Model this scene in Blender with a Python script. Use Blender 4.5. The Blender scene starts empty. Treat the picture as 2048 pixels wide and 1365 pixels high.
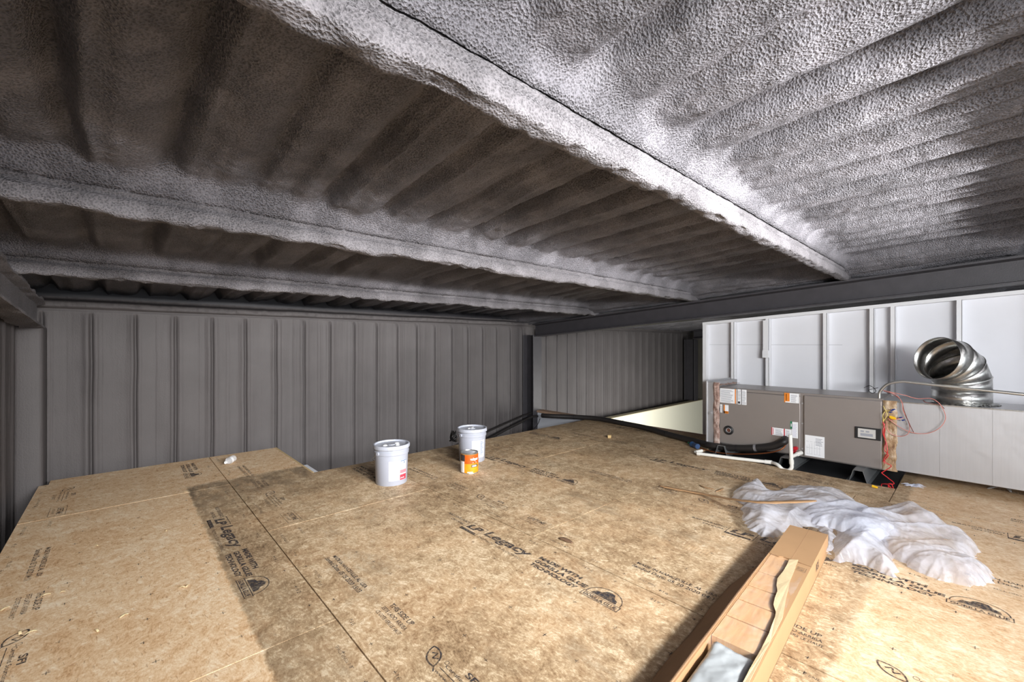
import bpy, bmesh, math, random
import numpy as np
from mathutils import Vector, Matrix
random.seed(7)
C = bpy.context.scene.collection
R = math.radians
# ------------------------------------------------------------------ camera
FPX, HZ, TH, CH = 853.0, 688.0, R(42.6), 1.21      # focal length in px, horizon row, yaw, eye height above the loft deck
cs, sn = math.cos(TH), math.sin(TH)
cam_d = bpy.data.cameras.new('camera'); cam = bpy.data.objects.new('camera', cam_d); C.objects.link(cam)
cam_d.sensor_width = 36; cam_d.lens = FPX / 2048 * 36; cam_d.shift_y = (HZ - 682.5) / 2048
cam_d.clip_start = 0.02; cam_d.clip_end = 200
cam.location = (0, 0, CH); cam.rotation_euler = (R(90), 0, -TH)
bpy.context.scene.camera = cam
# ------------------------------------------------------------------ light
vs = bpy.context.scene.view_settings
vs.view_transform = 'Standard'; vs.look = 'None'; vs.gamma = 1; vs.use_curve_mapping = False
vs.exposure = 0.43
w = bpy.data.worlds.new('world'); bpy.context.scene.world = w; w.use_nodes = True
w.node_tree.nodes['Background'].inputs[0].default_value = (0.93, 0.96, 1.0, 1)
w.node_tree.nodes['Background'].inputs[1].default_value = 0.6
def area(name, loc, target, sx, sy, power, col=(1, 1, 1)):
    l = bpy.data.lights.new(name, 'AREA'); l.shape = 'RECTANGLE'; l.size = sx; l.size_y = sy
    l.energy = power; l.color = col
    o = bpy.data.objects.new(name, l); C.objects.link(o); o.location = loc
    o.rotation_euler = (Vector(target) - Vector(loc)).to_track_quat('-Z', 'Y').to_euler()
    return o
wl_ = area('work_light', (2.7, -2.6, 1.54), (2.6, 2.4, 3.75), 3.8, 0.14, 175, (1.0, 0.985, 0.985)); wl_.data.spread = R(58)
ol_ = area('deck_fill_light', (1.3, -2.3, 2.02), (1.5, 4.1, 0.35), 3.2, 0.3, 84, (1.0, 0.99, 0.985)); ol_.data.spread = R(66)  # unseen lamp added behind the camera to brighten the deck
of_ = area('stud_wall_fill', (0.0, -2.2, 1.6), (4.6, 1.8, 1.45), 2.2, 0.45, 66, (0.98, 0.99, 1.0)); of_.data.spread = R(90)  # added fill aimed at the stud wall and air handler
area('cool_fill_light', (1.6, -3.3, 1.0), (1.6, 3.0, 1.2), 4.5, 1.2, 36, (0.86, 0.92, 1.0))  # added cool fill from behind, stands for no actual window
area('cream_wall_fill', (8.0, 2.6, -0.3), (8.0, 5.3, -1.2), 2.0, 1.0, 95, (1.0, 0.98, 0.93))  # unseen lamp put in below to brighten the cream wall

# ------------------------------------------------------------------ helpers
def px(x, y, z=0.0):
    """point of the horizontal plane z seen at that place of the photograph"""
    D = FPX * (CH - z) / (y - HZ); l = (x - 1024) / FPX * D
    return Vector((l * cs + D * sn, D * cs - l * sn, z))
def pxX(x, y, X):
    """point of the plane at that X"""
    t = (x - 1024) / FPX
    D = X / (t * cs + sn); l = t * D
    return Vector((X, D * cs - l * sn, CH - (y - HZ) * D / FPX))
def lin(c):
    if max(c) > 1.001: c = [v / 255 for v in c]
    return tuple((v / 12.92 if v <= 0.04045 else ((v + 0.055) / 1.055) ** 2.4) for v in c[:3]) + (1,)
_rt = {}
def vnoise(x, y, seed=0):
    if seed not in _rt: _rt[seed] = np.random.RandomState(seed).rand(256, 256)
    T = _rt[seed]
    xi = np.floor(x).astype(int); yi = np.floor(y).astype(int); xf = x - xi; yf = y - yi
    xf = xf * xf * (3 - 2 * xf); yf = yf * yf * (3 - 2 * yf)
    a = T[xi % 256, yi % 256]; b = T[(xi + 1) % 256, yi % 256]; c = T[xi % 256, (yi + 1) % 256]; d = T[(xi + 1) % 256, (yi + 1) % 256]
    return (a * (1 - xf) + b * xf) * (1 - yf) + (c * (1 - xf) + d * xf) * yf - 0.5
def fbm(x, y, seed=0, o=3):
    r = 0; a = 1.0
    for i in range(o): r = r + a * vnoise(x * 2 ** i, y * 2 ** i, seed + i); a *= 0.5
    return r
def sstep(a, b, x):
    t = np.clip((x - a) / (b - a), 0, 1); return t * t * (3 - 2 * t)

def link(name, me, mat, parent=None, smooth=False):
    o = bpy.data.objects.new(name, me); C.objects.link(o)
    if mat is not None:
        for m in (mat if isinstance(mat, (list, tuple)) else [mat]): me.materials.append(m)
    if parent is not None:
        o.parent = parent
        o.matrix_parent_inverse = Matrix.Identity(4)
        o.location = -parent_world(parent)
        o.rotation_euler = (0, 0, 0)
    if smooth:
        me.polygons.foreach_set('use_smooth', [True] * len(me.polygons))
    return o
def parent_world(p):
    v = Vector((0, 0, 0))
    while p is not None: v = v + p.location; p = p.parent
    return v
def raw(name, V, F, mat, parent=None, smooth=False):
    me = bpy.data.meshes.new(name); me.from_pydata([tuple(v) for v in V], [], [tuple(f) for f in F]); me.update()
    return link(name, me, mat, parent, smooth)
def gridmesh(name, P, mat, parent=None, smooth=True, flip=False, closed=False):
    """P: array (n, m, 3)"""
    n, m = P.shape[:2]
    idx = np.arange(n * m).reshape(n, m)
    a = idx[:-1, :-1]; b = idx[1:, :-1]; c = idx[1:, 1:]; d = idx[:-1, 1:]
    if closed:
        j = np.arange(m); jn = (j + 1) % m
        a = idx[:-1][:, j]; b = idx[1:][:, j]; c = idx[1:][:, jn]; d = idx[:-1][:, jn]
    F = np.stack([a, b, c, d], -1).reshape(-1, 4)
    if flip: F = F[:, ::-1]
    me = bpy.data.meshes.new(name)
    V = P.reshape(-1, 3).astype(np.float32)
    me.vertices.add(len(V)); me.vertices.foreach_set('co', V.ravel())
    me.loops.add(F.size); me.loops.foreach_set('vertex_index', F.ravel().astype(np.int32))
    me.polygons.add(len(F)); me.polygons.foreach_set('loop_start', np.arange(0, F.size, 4, dtype=np.int32))
    me.polygons.foreach_set('loop_total', np.full(len(F), 4, dtype=np.int32))
    me.update(calc_edges=True); me.validate()
    return link(name, me, mat, parent, smooth)
class MB:
    """collects simple solids into one mesh"""
    def __init__(s): s.bm = bmesh.new()
    def box(s, a, b, bevel=0.0, rot=0.0, seg=1):
        a = Vector(a); b = Vector(b); c = (a + b) / 2; d = b - a
        r = bmesh.ops.create_cube(s.bm, size=1)
        vv = r['verts']
        for v in vv: v.co = Vector((v.co.x * d.x, v.co.y * d.y, v.co.z * d.z))
        if bevel:
            es = list({e for v in vv for e in v.link_edges})
            rr = bmesh.ops.bevel(s.bm, geom=es, offset=bevel, segments=seg, affect='EDGES', profile=0.5)
            vv = list({v for f in rr['faces'] for v in f.verts} | {v for v in vv if v.is_valid})
        M = Matrix.Rotation(rot, 3, 'Z')
        for v in vv: v.co = M @ v.co + c
        return s
    def prism(s, pts, z0, z1):
        n = len(pts)
        lo = [s.bm.verts.new((p[0], p[1], z0)) for p in pts]; hi = [s.bm.verts.new((p[0], p[1], z1)) for p in pts]
        s.bm.faces.new(lo[::-1]); s.bm.faces.new(hi)
        for i in range(n): s.bm.faces.new((lo[i], lo[(i + 1) % n], hi[(i + 1) % n], hi[i]))
        return s
    def sweep(s, prof, axis, a0, a1):
        """closed 2-D profile [(p,q)] swept along X or Y"""
        def mk(p, a): return s.bm.verts.new((a, p[0], p[1]) if axis == 'X' else (p[0], a, p[1]))
        A = [mk(p, a0) for p in prof]; B = [mk(p, a1) for p in prof]; n = len(prof)
        s.bm.faces.new(A); s.bm.faces.new(B[::-1])
        for i in range(n): s.bm.faces.new((A[i], B[i], B[(i + 1) % n], A[(i + 1) % n]))
        return s
    def tube(s, pts, r, seg=10, cap=True):
        pts = [Vector(p) for p in pts]; rings = []; n = len(pts)
        rr = r if isinstance(r, (list, tuple)) else [r] * n
        u = None
        for i, p in enumerate(pts):
            t = (pts[min(i + 1, n - 1)] - pts[max(i - 1, 0)])
            t = t.normalized() if t.length > 1e-9 else Vector((0, 0, 1))
            if u is None: u = t.orthogonal().normalized()
            u = (u - t * u.dot(t)); u = u.normalized() if u.length > 1e-6 else t.orthogonal().normalized()
            v = t.cross(u)
            rings.append([s.bm.verts.new(p + (u * math.cos(k * 2 * math.pi / seg) + v * math.sin(k * 2 * math.pi / seg)) * rr[i]) for k in range(seg)])
        for i in range(n - 1):
            for k in range(seg):
                s.bm.faces.new((rings[i][k], rings[i][(k + 1) % seg], rings[i + 1][(k + 1) % seg], rings[i + 1][k]))
        if cap: s.bm.faces.new(rings[0][::-1]); s.bm.faces.new(rings[-1])
        return s
    def lathe(s, prof, c, seg=40):
        c = Vector(c); rings = []
        for (r, z) in prof:
            if r < 1e-6: rings.append([s.bm.verts.new(c + Vector((0, 0, z)))])
            else: rings.append([s.bm.verts.new(c + Vector((r * math.cos(k * 2 * math.pi / seg), r * math.sin(k * 2 * math.pi / seg), z))) for k in range(seg)])
        for A, B in zip(rings[:-1], rings[1:]):
            for k in range(seg):
                k2 = (k + 1) % seg
                if len(A) == 1 and len(B) == 1: continue
                if len(A) == 1: s.bm.faces.new((A[0], B[k2], B[k]))
                elif len(B) == 1: s.bm.faces.new((A[k], A[k2], B[0]))
                else: s.bm.faces.new((A[k], A[k2], B[k2], B[k]))
        return s
    def build(s, name, mat, parent=None, smooth=False, angle=None):
        bmesh.ops.recalc_face_normals(s.bm, faces=s.bm.faces)
        me = bpy.data.meshes.new(name); s.bm.to_mesh(me); s.bm.free()
        o = link(name, me, mat, parent, smooth)
        if smooth:
            try: me.set_sharp_from_angle(angle=R(angle or 40))
            except Exception: pass
        return o
def empty(name, loc=(0, 0, 0)):
    o = bpy.data.objects.new(name, None); C.objects.link(o); o.location = loc; o.empty_display_size = 0.1; return o
def tag(o, label, cat, group=None, kind=None):
    o['label'] = label; o['category'] = cat
    if group: o['group'] = group
    if kind: o['kind'] = kind
    return o
def structure(o): o['kind'] = 'structure'; return o
def spline(pts, n=12):
    pts = [Vector(p) for p in pts]; out = []
    P = [pts[0] * 2 - pts[1]] + pts + [pts[-1] * 2 - pts[-2]]
    for i in range(1, len(P) - 2):
        a, b, c, d = P[i - 1], P[i], P[i + 1], P[i + 2]
        for k in range(n):
            t = k / n
            out.append(0.5 * ((2 * b) + (c - a) * t + (2 * a - 5 * b + 4 * c - d) * t * t + (3 * b - a - 3 * c + d) * t ** 3))
    out.append(pts[-1]); return out

# ------------------------------------------------------------------ materials
class NT:
    def __init__(s, name):
        s.m = bpy.data.materials.new(name); s.m.use_nodes = True; s.t = s.m.node_tree; s.t.nodes.clear()
        s.out = s.t.nodes.new('ShaderNodeOutputMaterial'); s.b = s.t.nodes.new('ShaderNodeBsdfPrincipled')
        s.t.links.new(s.b.outputs[0], s.out.inputs[0])
        s.co = s.t.nodes.new('ShaderNodeTexCoord').outputs['Object']
    def n(s, t, **k):
        x = s.t.nodes.new(t)
        for a, v in k.items():
            if a in x.inputs.keys() or isinstance(a, int): x.inputs[a].default_value = v
            else: setattr(x, a, v)
        return x
    def l(s, a, b): s.t.links.new(a, b)
    def val(s, x, inp):
        if hasattr(x, 'links'): s.l(x, inp)
        else: inp.default_value = x
    def mapping(s, scale=(1, 1, 1), rot=(0, 0, 0), loc=(0, 0, 0), vec=None):
        x = s.n('ShaderNodeMapping'); x.inputs['Scale'].default_value = scale; x.inputs['Rotation'].default_value = rot; x.inputs['Location'].default_value = loc
        s.l(vec or s.co, x.inputs[0]); return x.outputs[0]
    def noise(s, scale, detail=2, rough=0.5, vec=None, dist=0.0, color=False):
        x = s.n('ShaderNodeTexNoise'); x.inputs['Scale'].default_value = scale; x.inputs['Detail'].default_value = detail
        x.inputs['Roughness'].default_value = rough; x.inputs['Distortion'].default_value = dist
        s.l(vec or s.co, x.inputs['Vector']); return x.outputs['Color' if color else 'Fac']
    def voro(s, scale, vec=None, feature='F1', out='Distance', rnd=1.0):
        x = s.n('ShaderNodeTexVoronoi'); x.feature = feature; x.inputs['Scale'].default_value = scale; x.inputs['Randomness'].default_value = rnd
        s.l(vec or s.co, x.inputs['Vector']); return x.outputs[out]
    def ramp(s, fac, stops, interp='LINEAR'):
        x = s.n('ShaderNodeValToRGB'); x.color_ramp.interpolation = interp
        e = x.color_ramp.elements
        while len(e) < len(stops): e.new(0.5)
        for i, (p, c) in enumerate(stops):
            e[i].position = p; e[i].color = lin(c) if isinstance(c, (tuple, list)) else (c, c, c, 1)
        s.l(fac, x.inputs[0]); return x.outputs[0]
    def mix(s, fac, a, b, mode='MIX'):
        x = s.n('ShaderNodeMix'); x.data_type = 'RGBA'; x.blend_type = mode
        s.val(fac, x.inputs[0]); s.val(a, x.inputs[6]); s.val(b, x.inputs[7]); return x.outputs[2]
    def math(s, op, a, b=0.0, c=0.0):
        x = s.n('ShaderNodeMath'); x.operation = op; s.val(a, x.inputs[0]); s.val(b, x.inputs[1])
        if op in ('MULTIPLY_ADD',): s.val(c, x.inputs[2])
        return x.outputs[0]
    def maprange(s, v, a, b, c=0.0, d=1.0):
        x = s.n('ShaderNodeMapRange'); x.interpolation_type = 'SMOOTHSTEP'
        s.val(v, x.inputs[0]); x.inputs[1].default_value = a; x.inputs[2].default_value = b; x.inputs[3].default_value = c; x.inputs[4].default_value = d
        return x.outputs[0]
    def bump(s, h, strength=0.5, dist=0.01, prev=None):
        x = s.n('ShaderNodeBump'); x.inputs['Strength'].default_value = strength; x.inputs['Distance'].default_value = dist
        s.l(h, x.inputs['Height'])
        if prev is not None: s.l(prev, x.inputs['Normal'])
        s.l(x.outputs[0], s.b.inputs['Normal']); return x.outputs[0]
    def xyz(s, vec=None):
        x = s.n('ShaderNodeSeparateXYZ'); s.l(vec or s.co, x.inputs[0]); return x.outputs
def pm(name, col, rough=0.5, metal=0.0, bumpscale=None, bstr=0.2, bdist=0.002, var=0.0, vscale=8, vec_scale=(1, 1, 1), spec=0.5):
    t = NT(name); c = lin(col)
    t.b.inputs['Roughness'].default_value = rough; t.b.inputs['Metallic'].default_value = metal
    t.b.inputs['Specular IOR Level'].default_value = spec
    if var:
        v = t.noise(vscale, 4, 0.6, t.mapping(vec_scale))
        d = t.ramp(v, [(0.25, (1 - var)), (0.75, (1 + var * 0.4))])
        x = t.mix(1.0, c, d, 'MULTIPLY'); t.l(x, t.b.inputs['Base Color'])
    else: t.b.inputs['Base Color'].default_value = c
    if bumpscale: t.bump(t.noise(bumpscale, 3, 0.6, t.mapping(vec_scale)), bstr, bdist)
    return t.m

def foam(name, col, gran=1.0, vert=False, var=0.25):
    t = NT(name)
    big = t.noise(2.2, 3, 0.6)
    c = t.mix(1.0, lin(col), t.ramp(big, [(0.3, 1 - var), (0.7, 1.0 + var * 0.3)]), 'MULTIPLY')
    t.l(c, t.b.inputs['Base Color']); t.b.inputs['Roughness'].default_value = 0.62
    t.b.inputs['Specular IOR Level'].default_value = 0.35
    if vert:
        g = t.noise(95, 3, 0.6, t.mapping((1, 1, 0.55)))
        g2 = t.noise(40, 2, 0.5, t.mapping((1, 1, 0.06)))
        h = t.math('ADD', g, t.math('MULTIPLY', g2, 0.9))
        t.bump(h, 0.5 * gran, 0.006)
    else:
        g = t.noise(150, 3, 0.65)
        g2 = t.voro(125, out='Distance')
        m = t.maprange(t.noise(5, 2), 0.38, 0.6, 0.45, 1.0)
        h = t.math('MULTIPLY', t.math('ADD', g, t.math('MULTIPLY', g2, 0.8)), m)
        t.bump(h, 1.0, 0.0145 * gran)
        cc = t.mix(1.0, c, t.ramp(t.math('ADD', t.math('MULTIPLY', g, 0.6), t.math('MULTIPLY', g2, 0.5)), [(0.38, 0.62), (0.62, 1.12)]), 'MULTIPLY'); t.l(cc, t.b.inputs['Base Color'])  # pits darkened and grains lightened in the colour, painting in grain shading
    return t.m
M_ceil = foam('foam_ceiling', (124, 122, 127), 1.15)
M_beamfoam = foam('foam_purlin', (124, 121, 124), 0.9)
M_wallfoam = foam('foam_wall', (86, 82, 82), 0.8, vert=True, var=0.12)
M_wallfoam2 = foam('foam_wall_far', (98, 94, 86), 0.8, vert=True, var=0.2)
M_steel = pm('painted_steel', (64, 62, 66), 0.5, 0, 120, 0.25, 0.003, var=0.2)

def osb():
    t = NT('osb'); p = t.co
    s = t.xyz()
    oi = t.n('ShaderNodeObjectInfo').outputs['Random']
    warp = t.noise(3.5, 2, 0.5, color=True)
    va = t.n('ShaderNodeVectorMath'); va.operation = 'MULTIPLY_ADD'; t.l(warp, va.inputs[0]); va.inputs[1].default_value = (0.07, 0.07, 0); t.l(p, va.inputs[2]); q = va.outputs[0]
    def strand(sx, sy, rot, det=4, rough=0.65, loc=(0, 0, 0), dist=0.0):
        return t.noise(1.0, det, rough, t.mapping((sx, sy, 1), vec=t.mapping(rot=(0, 0, R(rot)), loc=loc, vec=q)), dist=dist)
    A = strand(64, 15, 14); B = strand(64, 15, -20, loc=(3, 1, 0)); Cc = strand(50, 18, 58, loc=(7, 2, 0))
    h = t.mix(t.maprange(t.noise(13, 2, vec=p), 0.44, 0.54), A, B)
    h = t.mix(t.maprange(t.noise(17, 2, vec=t.mapping(loc=(5, 2, 0))), 0.52, 0.6), h, Cc)
    fine = strand(230, 60, 5, 3, 0.7)
    big = t.noise(2.3, 4, 0.6)
    hh = t.math('ADD', t.math('MULTIPLY', h, 0.52), t.math('MULTIPLY', fine, 0.30))
    hh = t.math('ADD', hh, t.math('MULTIPLY', t.noise(75, 4, 0.75), 0.34))
    hh = t.math('ADD', hh, t.math('MULTIPLY', t.math('SUBTRACT', big, 0.5), 0.28))
    hh = t.math('ADD', hh, t.math('MULTIPLY', t.math('SUBTRACT', t.noise(13, 5, 0.75), 0.5), 0.50))
    dash = t.maprange(strand(100, 20, -4, 2, 0.5, (2, 9, 0)), 0.62, 0.74, 0, 0.55)
    clean = t.ramp(hh, [(0.36, (168, 124, 84)), (0.49, (210, 172, 130)), (0.60, (226, 196, 158)), (0.74, (242, 224, 196))])
    dirt = t.ramp(hh, [(0.37, (92, 72, 52)), (0.49, (142, 117, 88)), (0.60, (174, 149, 116)), (0.72, (220, 200, 168))])
    clean = t.mix(dash, clean, lin((150, 104, 62))); dirt = t.mix(dash, dirt, lin((112, 84, 58)))
    # trodden, dusty rectangle: X > 0.42, 0.37 < Y < 4.5
    e = t.math('MULTIPLY', t.math('SUBTRACT', t.noise(14, 4, 0.65), 0.5), 0.05)
    xx = t.math('ADD', s[0], e); yy = t.math('ADD', s[1], e)
    m = t.math('MULTIPLY', t.maprange(xx, 0.40, 0.425), t.maprange(yy, 0.34, 0.375))
    m = t.math('MULTIPLY', m, t.maprange(t.math('ADD', yy, t.math('MULTIPLY', e, 2.0)), 4.46, 4.54, 1, 0))
    wear = t.noise(1.3, 5, 0.72)
    m2 = t.math('MULTIPLY', m, t.maprange(wear, 0.38, 0.62, 1.0, 0.55))
    # scuffed light shoe prints: waffle pattern inside blobs
    blob = t.maprange(t.voro(2.6, t.mapping((1, 0.62, 1), (0, 0, R(35)), vec=q)), 0.10, 0.24, 1, 0)
    waf = t.n('ShaderNodeTexWave'); waf.wave_type = 'RINGS'; waf.inputs['Scale'].default_value = 17; waf.inputs['Distortion'].default_value = 2.0
    t.l(t.mapping((1, 1, 1), (0, 0, 0), (0.7, 0.4, 0)), waf.inputs[0])
    scuff = t.math('MULTIPLY', t.math('MULTIPLY', blob, t.maprange(waf.outputs['Fac'], 0.35, 0.75)), 0.5)
    m3 = t.math('MULTIPLY', m2, t.math('SUBTRACT', 1.0, scuff))
    smear = t.math('MULTIPLY', t.maprange(t.noise(1.7, 5, 0.7, t.mapping((1.6, 0.7, 1), (0, 0, R(-20)), (3, 1, 0))), 0.5, 0.68), m)
    col = t.mix(m3, clean, dirt)
    # darker edge dirt close to the border of the stained rectangle
    edge = t.math('MULTIPLY', t.maprange(yy, 3.55, 4.4, 0, 0.55), m)
    edge2 = t.math('MULTIPLY', t.maprange(xx, 0.42, 0.78, 0.4, 0.0), m)
    dk = t.math('MULTIPLY', t.math('ADD', t.math('ADD', edge, edge2), t.math('MULTIPLY', smear, 0.45)), t.maprange(t.noise(9, 5, 0.75, t.mapping((1.0, 0.35, 1))), 0.3, 0.62))
    col = t.mix(dk, col, lin((112, 96, 76)))
    hv = t.n('ShaderNodeHueSaturation'); t.l(col, hv.inputs['Color']); t.l(t.math('MULTIPLY_ADD', oi, 0.10, 0.95), hv.inputs['Value'])
    hv.inputs['Saturation'].default_value = 1.0
    # small dark knots
    kn = t.maprange(t.voro(7.0, out='Distance'), 0.0, 0.035, 0.75, 0)
    col = t.mix(kn, hv.outputs[0], lin((90, 62, 38)))
    t.l(col, t.b.inputs['Base Color']); t.b.inputs['Roughness'].default_value = 0.6
    t.b.inputs['Specular IOR Level'].default_value = 0.3
    t.bump(hh, 0.15, 0.002)
    return t.m
M_osb = osb()
M_osbedge = pm('osb_edge', (150, 104, 58), 0.8)
def ink(name, col, wear=0.5):
    t = NT(name); t.b.inputs['Base Color'].default_value = lin(col); t.b.inputs['Roughness'].default_value = 0.7
    a = t.maprange(t.noise(60, 5, 0.75), 0.36, 0.60, 1.0, 1.0 - wear)
    t.l(a, t.b.inputs['Alpha']); return t.m
M_ink = ink('stamp_ink', (52, 50, 56), 0.55)
M_ink2 = ink('stamp_ink_faint', (62, 58, 60), 0.75)

# ------------------------------------------------------------------ lettering
_tc = {}
def glyphs(s, bold=0.0, sp=1.0):
    k = (s, bold, sp)
    if k in _tc: return _tc[k]
    cu = bpy.data.curves.new('t', 'FONT'); cu.body = s; cu.offset = bold; cu.space_character = sp; cu.resolution_u = 3
    ob = bpy.data.objects.new('t', cu); C.objects.link(ob)
    me = bpy.data.meshes.new_from_object(ob.evaluated_get(bpy.context.evaluated_depsgraph_get()))
    V = np.array([v.co[:2] for v in me.vertices]); F = [tuple(p.vertices) for p in me.polygons]
    bpy.data.objects.remove(ob); bpy.data.meshes.remove(me)
    lo = V.min(0); V = (V - lo) / (V.max(0) - lo)
    _tc[k] = (V, F); return _tc[k]
class Print:
    """flat marks in their own (a, b) frame: a = reading direction, b = up"""
    def __init__(s): s.V = []; s.F = []
    def add(s, V, F):
        o = len(s.V); s.V += [tuple(v) for v in V]; s.F += [tuple(i + o for i in f) for f in F]
    def text(s, t, a, b, w, h, bold=0.0, slant=0.0, sp=1.0):
        V, F = glyphs(t, bold, sp)
        s.add([(a + v[0] * w + slant * v[1] * h, b + v[1] * h) for v in V], F); return s
    def quad(s, a0, b0, a1, b1): s.add([(a0, b0), (a1, b0), (a1, b1), (a0, b1)], [(0, 1, 2, 3)]); return s
    def frame(s, a0, b0, a1, b1, t):
        s.quad(a0, b0, a1, b0 + t); s.quad(a0, b1 - t, a1, b1); s.quad(a0, b0, a0 + t, b1); s.quad(a1 - t, b0, a1, b1); return s
    def line(s, pts, t, closed=False):
        n = len(pts)
        for i in range(n if closed else n - 1):
            p = np.array(pts[i]); q = np.array(pts[(i + 1) % n]); d = q - p; L = np.hypot(*d)
            if L < 1e-9: continue
            m = np.array((-d[1], d[0])) / L * t / 2
            s.add([p - m, q - m, q + m, p + m], [(0, 1, 2, 3)])
        return s
    def poly(s, pts): s.add(pts, [tuple(range(len(pts)))]); return s
    def build(s, name, mat, parent, f):
        return raw(name, [f(a, b) for a, b in s.V], s.F, mat, parent)
def plus(p, a, b, r=0.011, t=0.0035): p.quad(a - r, b - t / 2, a + r, b + t / 2); p.quad(a - t / 2, b - r, a + t / 2, b + r)

# ------------------------------------------------------------------ deck of OSB sheets
floor = MB()
for y in np.arange(-1.3, 4.15, 0.4064): floor.box((-0.49, y, -0.30), (5.55 if (y < 0.4 or y > 2.1) else 4.72, y + 0.04, -0.021))
for y in (4.13, 4.6, 5.0, 5.44): floor.box((-0.49, y, -0.30), (1.30, y + 0.04, -0.021))
floor.box((1.38, 4.14, -0.30), (5.58, 4.18, -0.021))
floor = structure(floor.build('floor', pm('joist_wood', (150, 118, 78), 0.8, var=0.3)))
SH = []
def sheet(x0, x1, y0, y1, ylow=None, pts=None):
    g = 0.003
    mb = MB()
    P = pts or [(x0 + g, y0 + g), (x1 - g, y0 + g), (x1 - g, y1 - g), (x0 + g, y1 - g)]
    mb.prism(P, -0.018, 0.0)
    o = mb.build('subfloor_sheet', M_osb, floor); SH.append((o, x0, x1, y0, y1, y0 if ylow is None else ylow)); return o
Ax, Bx, Cx, Dx, Ex = -0.51, 0.70, 1.905, 3.115, 4.33
sheet(Ax, Bx, -0.54, 1.90); sheet(Ax, Bx, 1.90, 4.34)
sheet(Ax, Bx, 4.34, 5.52, pts=[(Ax + .003, 4.343), (Bx - .003, 4.343), (Bx - .003, 5.53), (-0.45, 5.53), (-0.45, 5.38), (Ax + .003, 5.38)])
sheet(Bx, Cx, -1.79, 0.65); sheet(Bx, Cx, 0.65, 3.09)
sheet(Bx, Cx, 3.09, 5.52, pts=[(Bx + .003, 3.093), (Cx - .003, 3.093), (Cx - .003, 4.21), (1.335, 4.21), (1.335, 5.515), (Bx + .003, 5.53)])
sheet(Cx, Dx, -0.56, 1.88); sheet(Cx, Dx, 1.88, 4.21, 1.88)
sheet(Dx, Ex, -1.79, 0.65); sheet(Dx, Ex, 0.65, 3.10); sheet(Dx, Ex, 3.10, 4.21, 3.10)
sheet(Ex, 5.6, 2.09, 4.21, 1.88)
sheet(Ex, 4.76, 0.45, 2.09, -0.56)
sheet(Ex, 5.78, -0.9, 0.45, -1.99)
PITCH = 1.47
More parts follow.
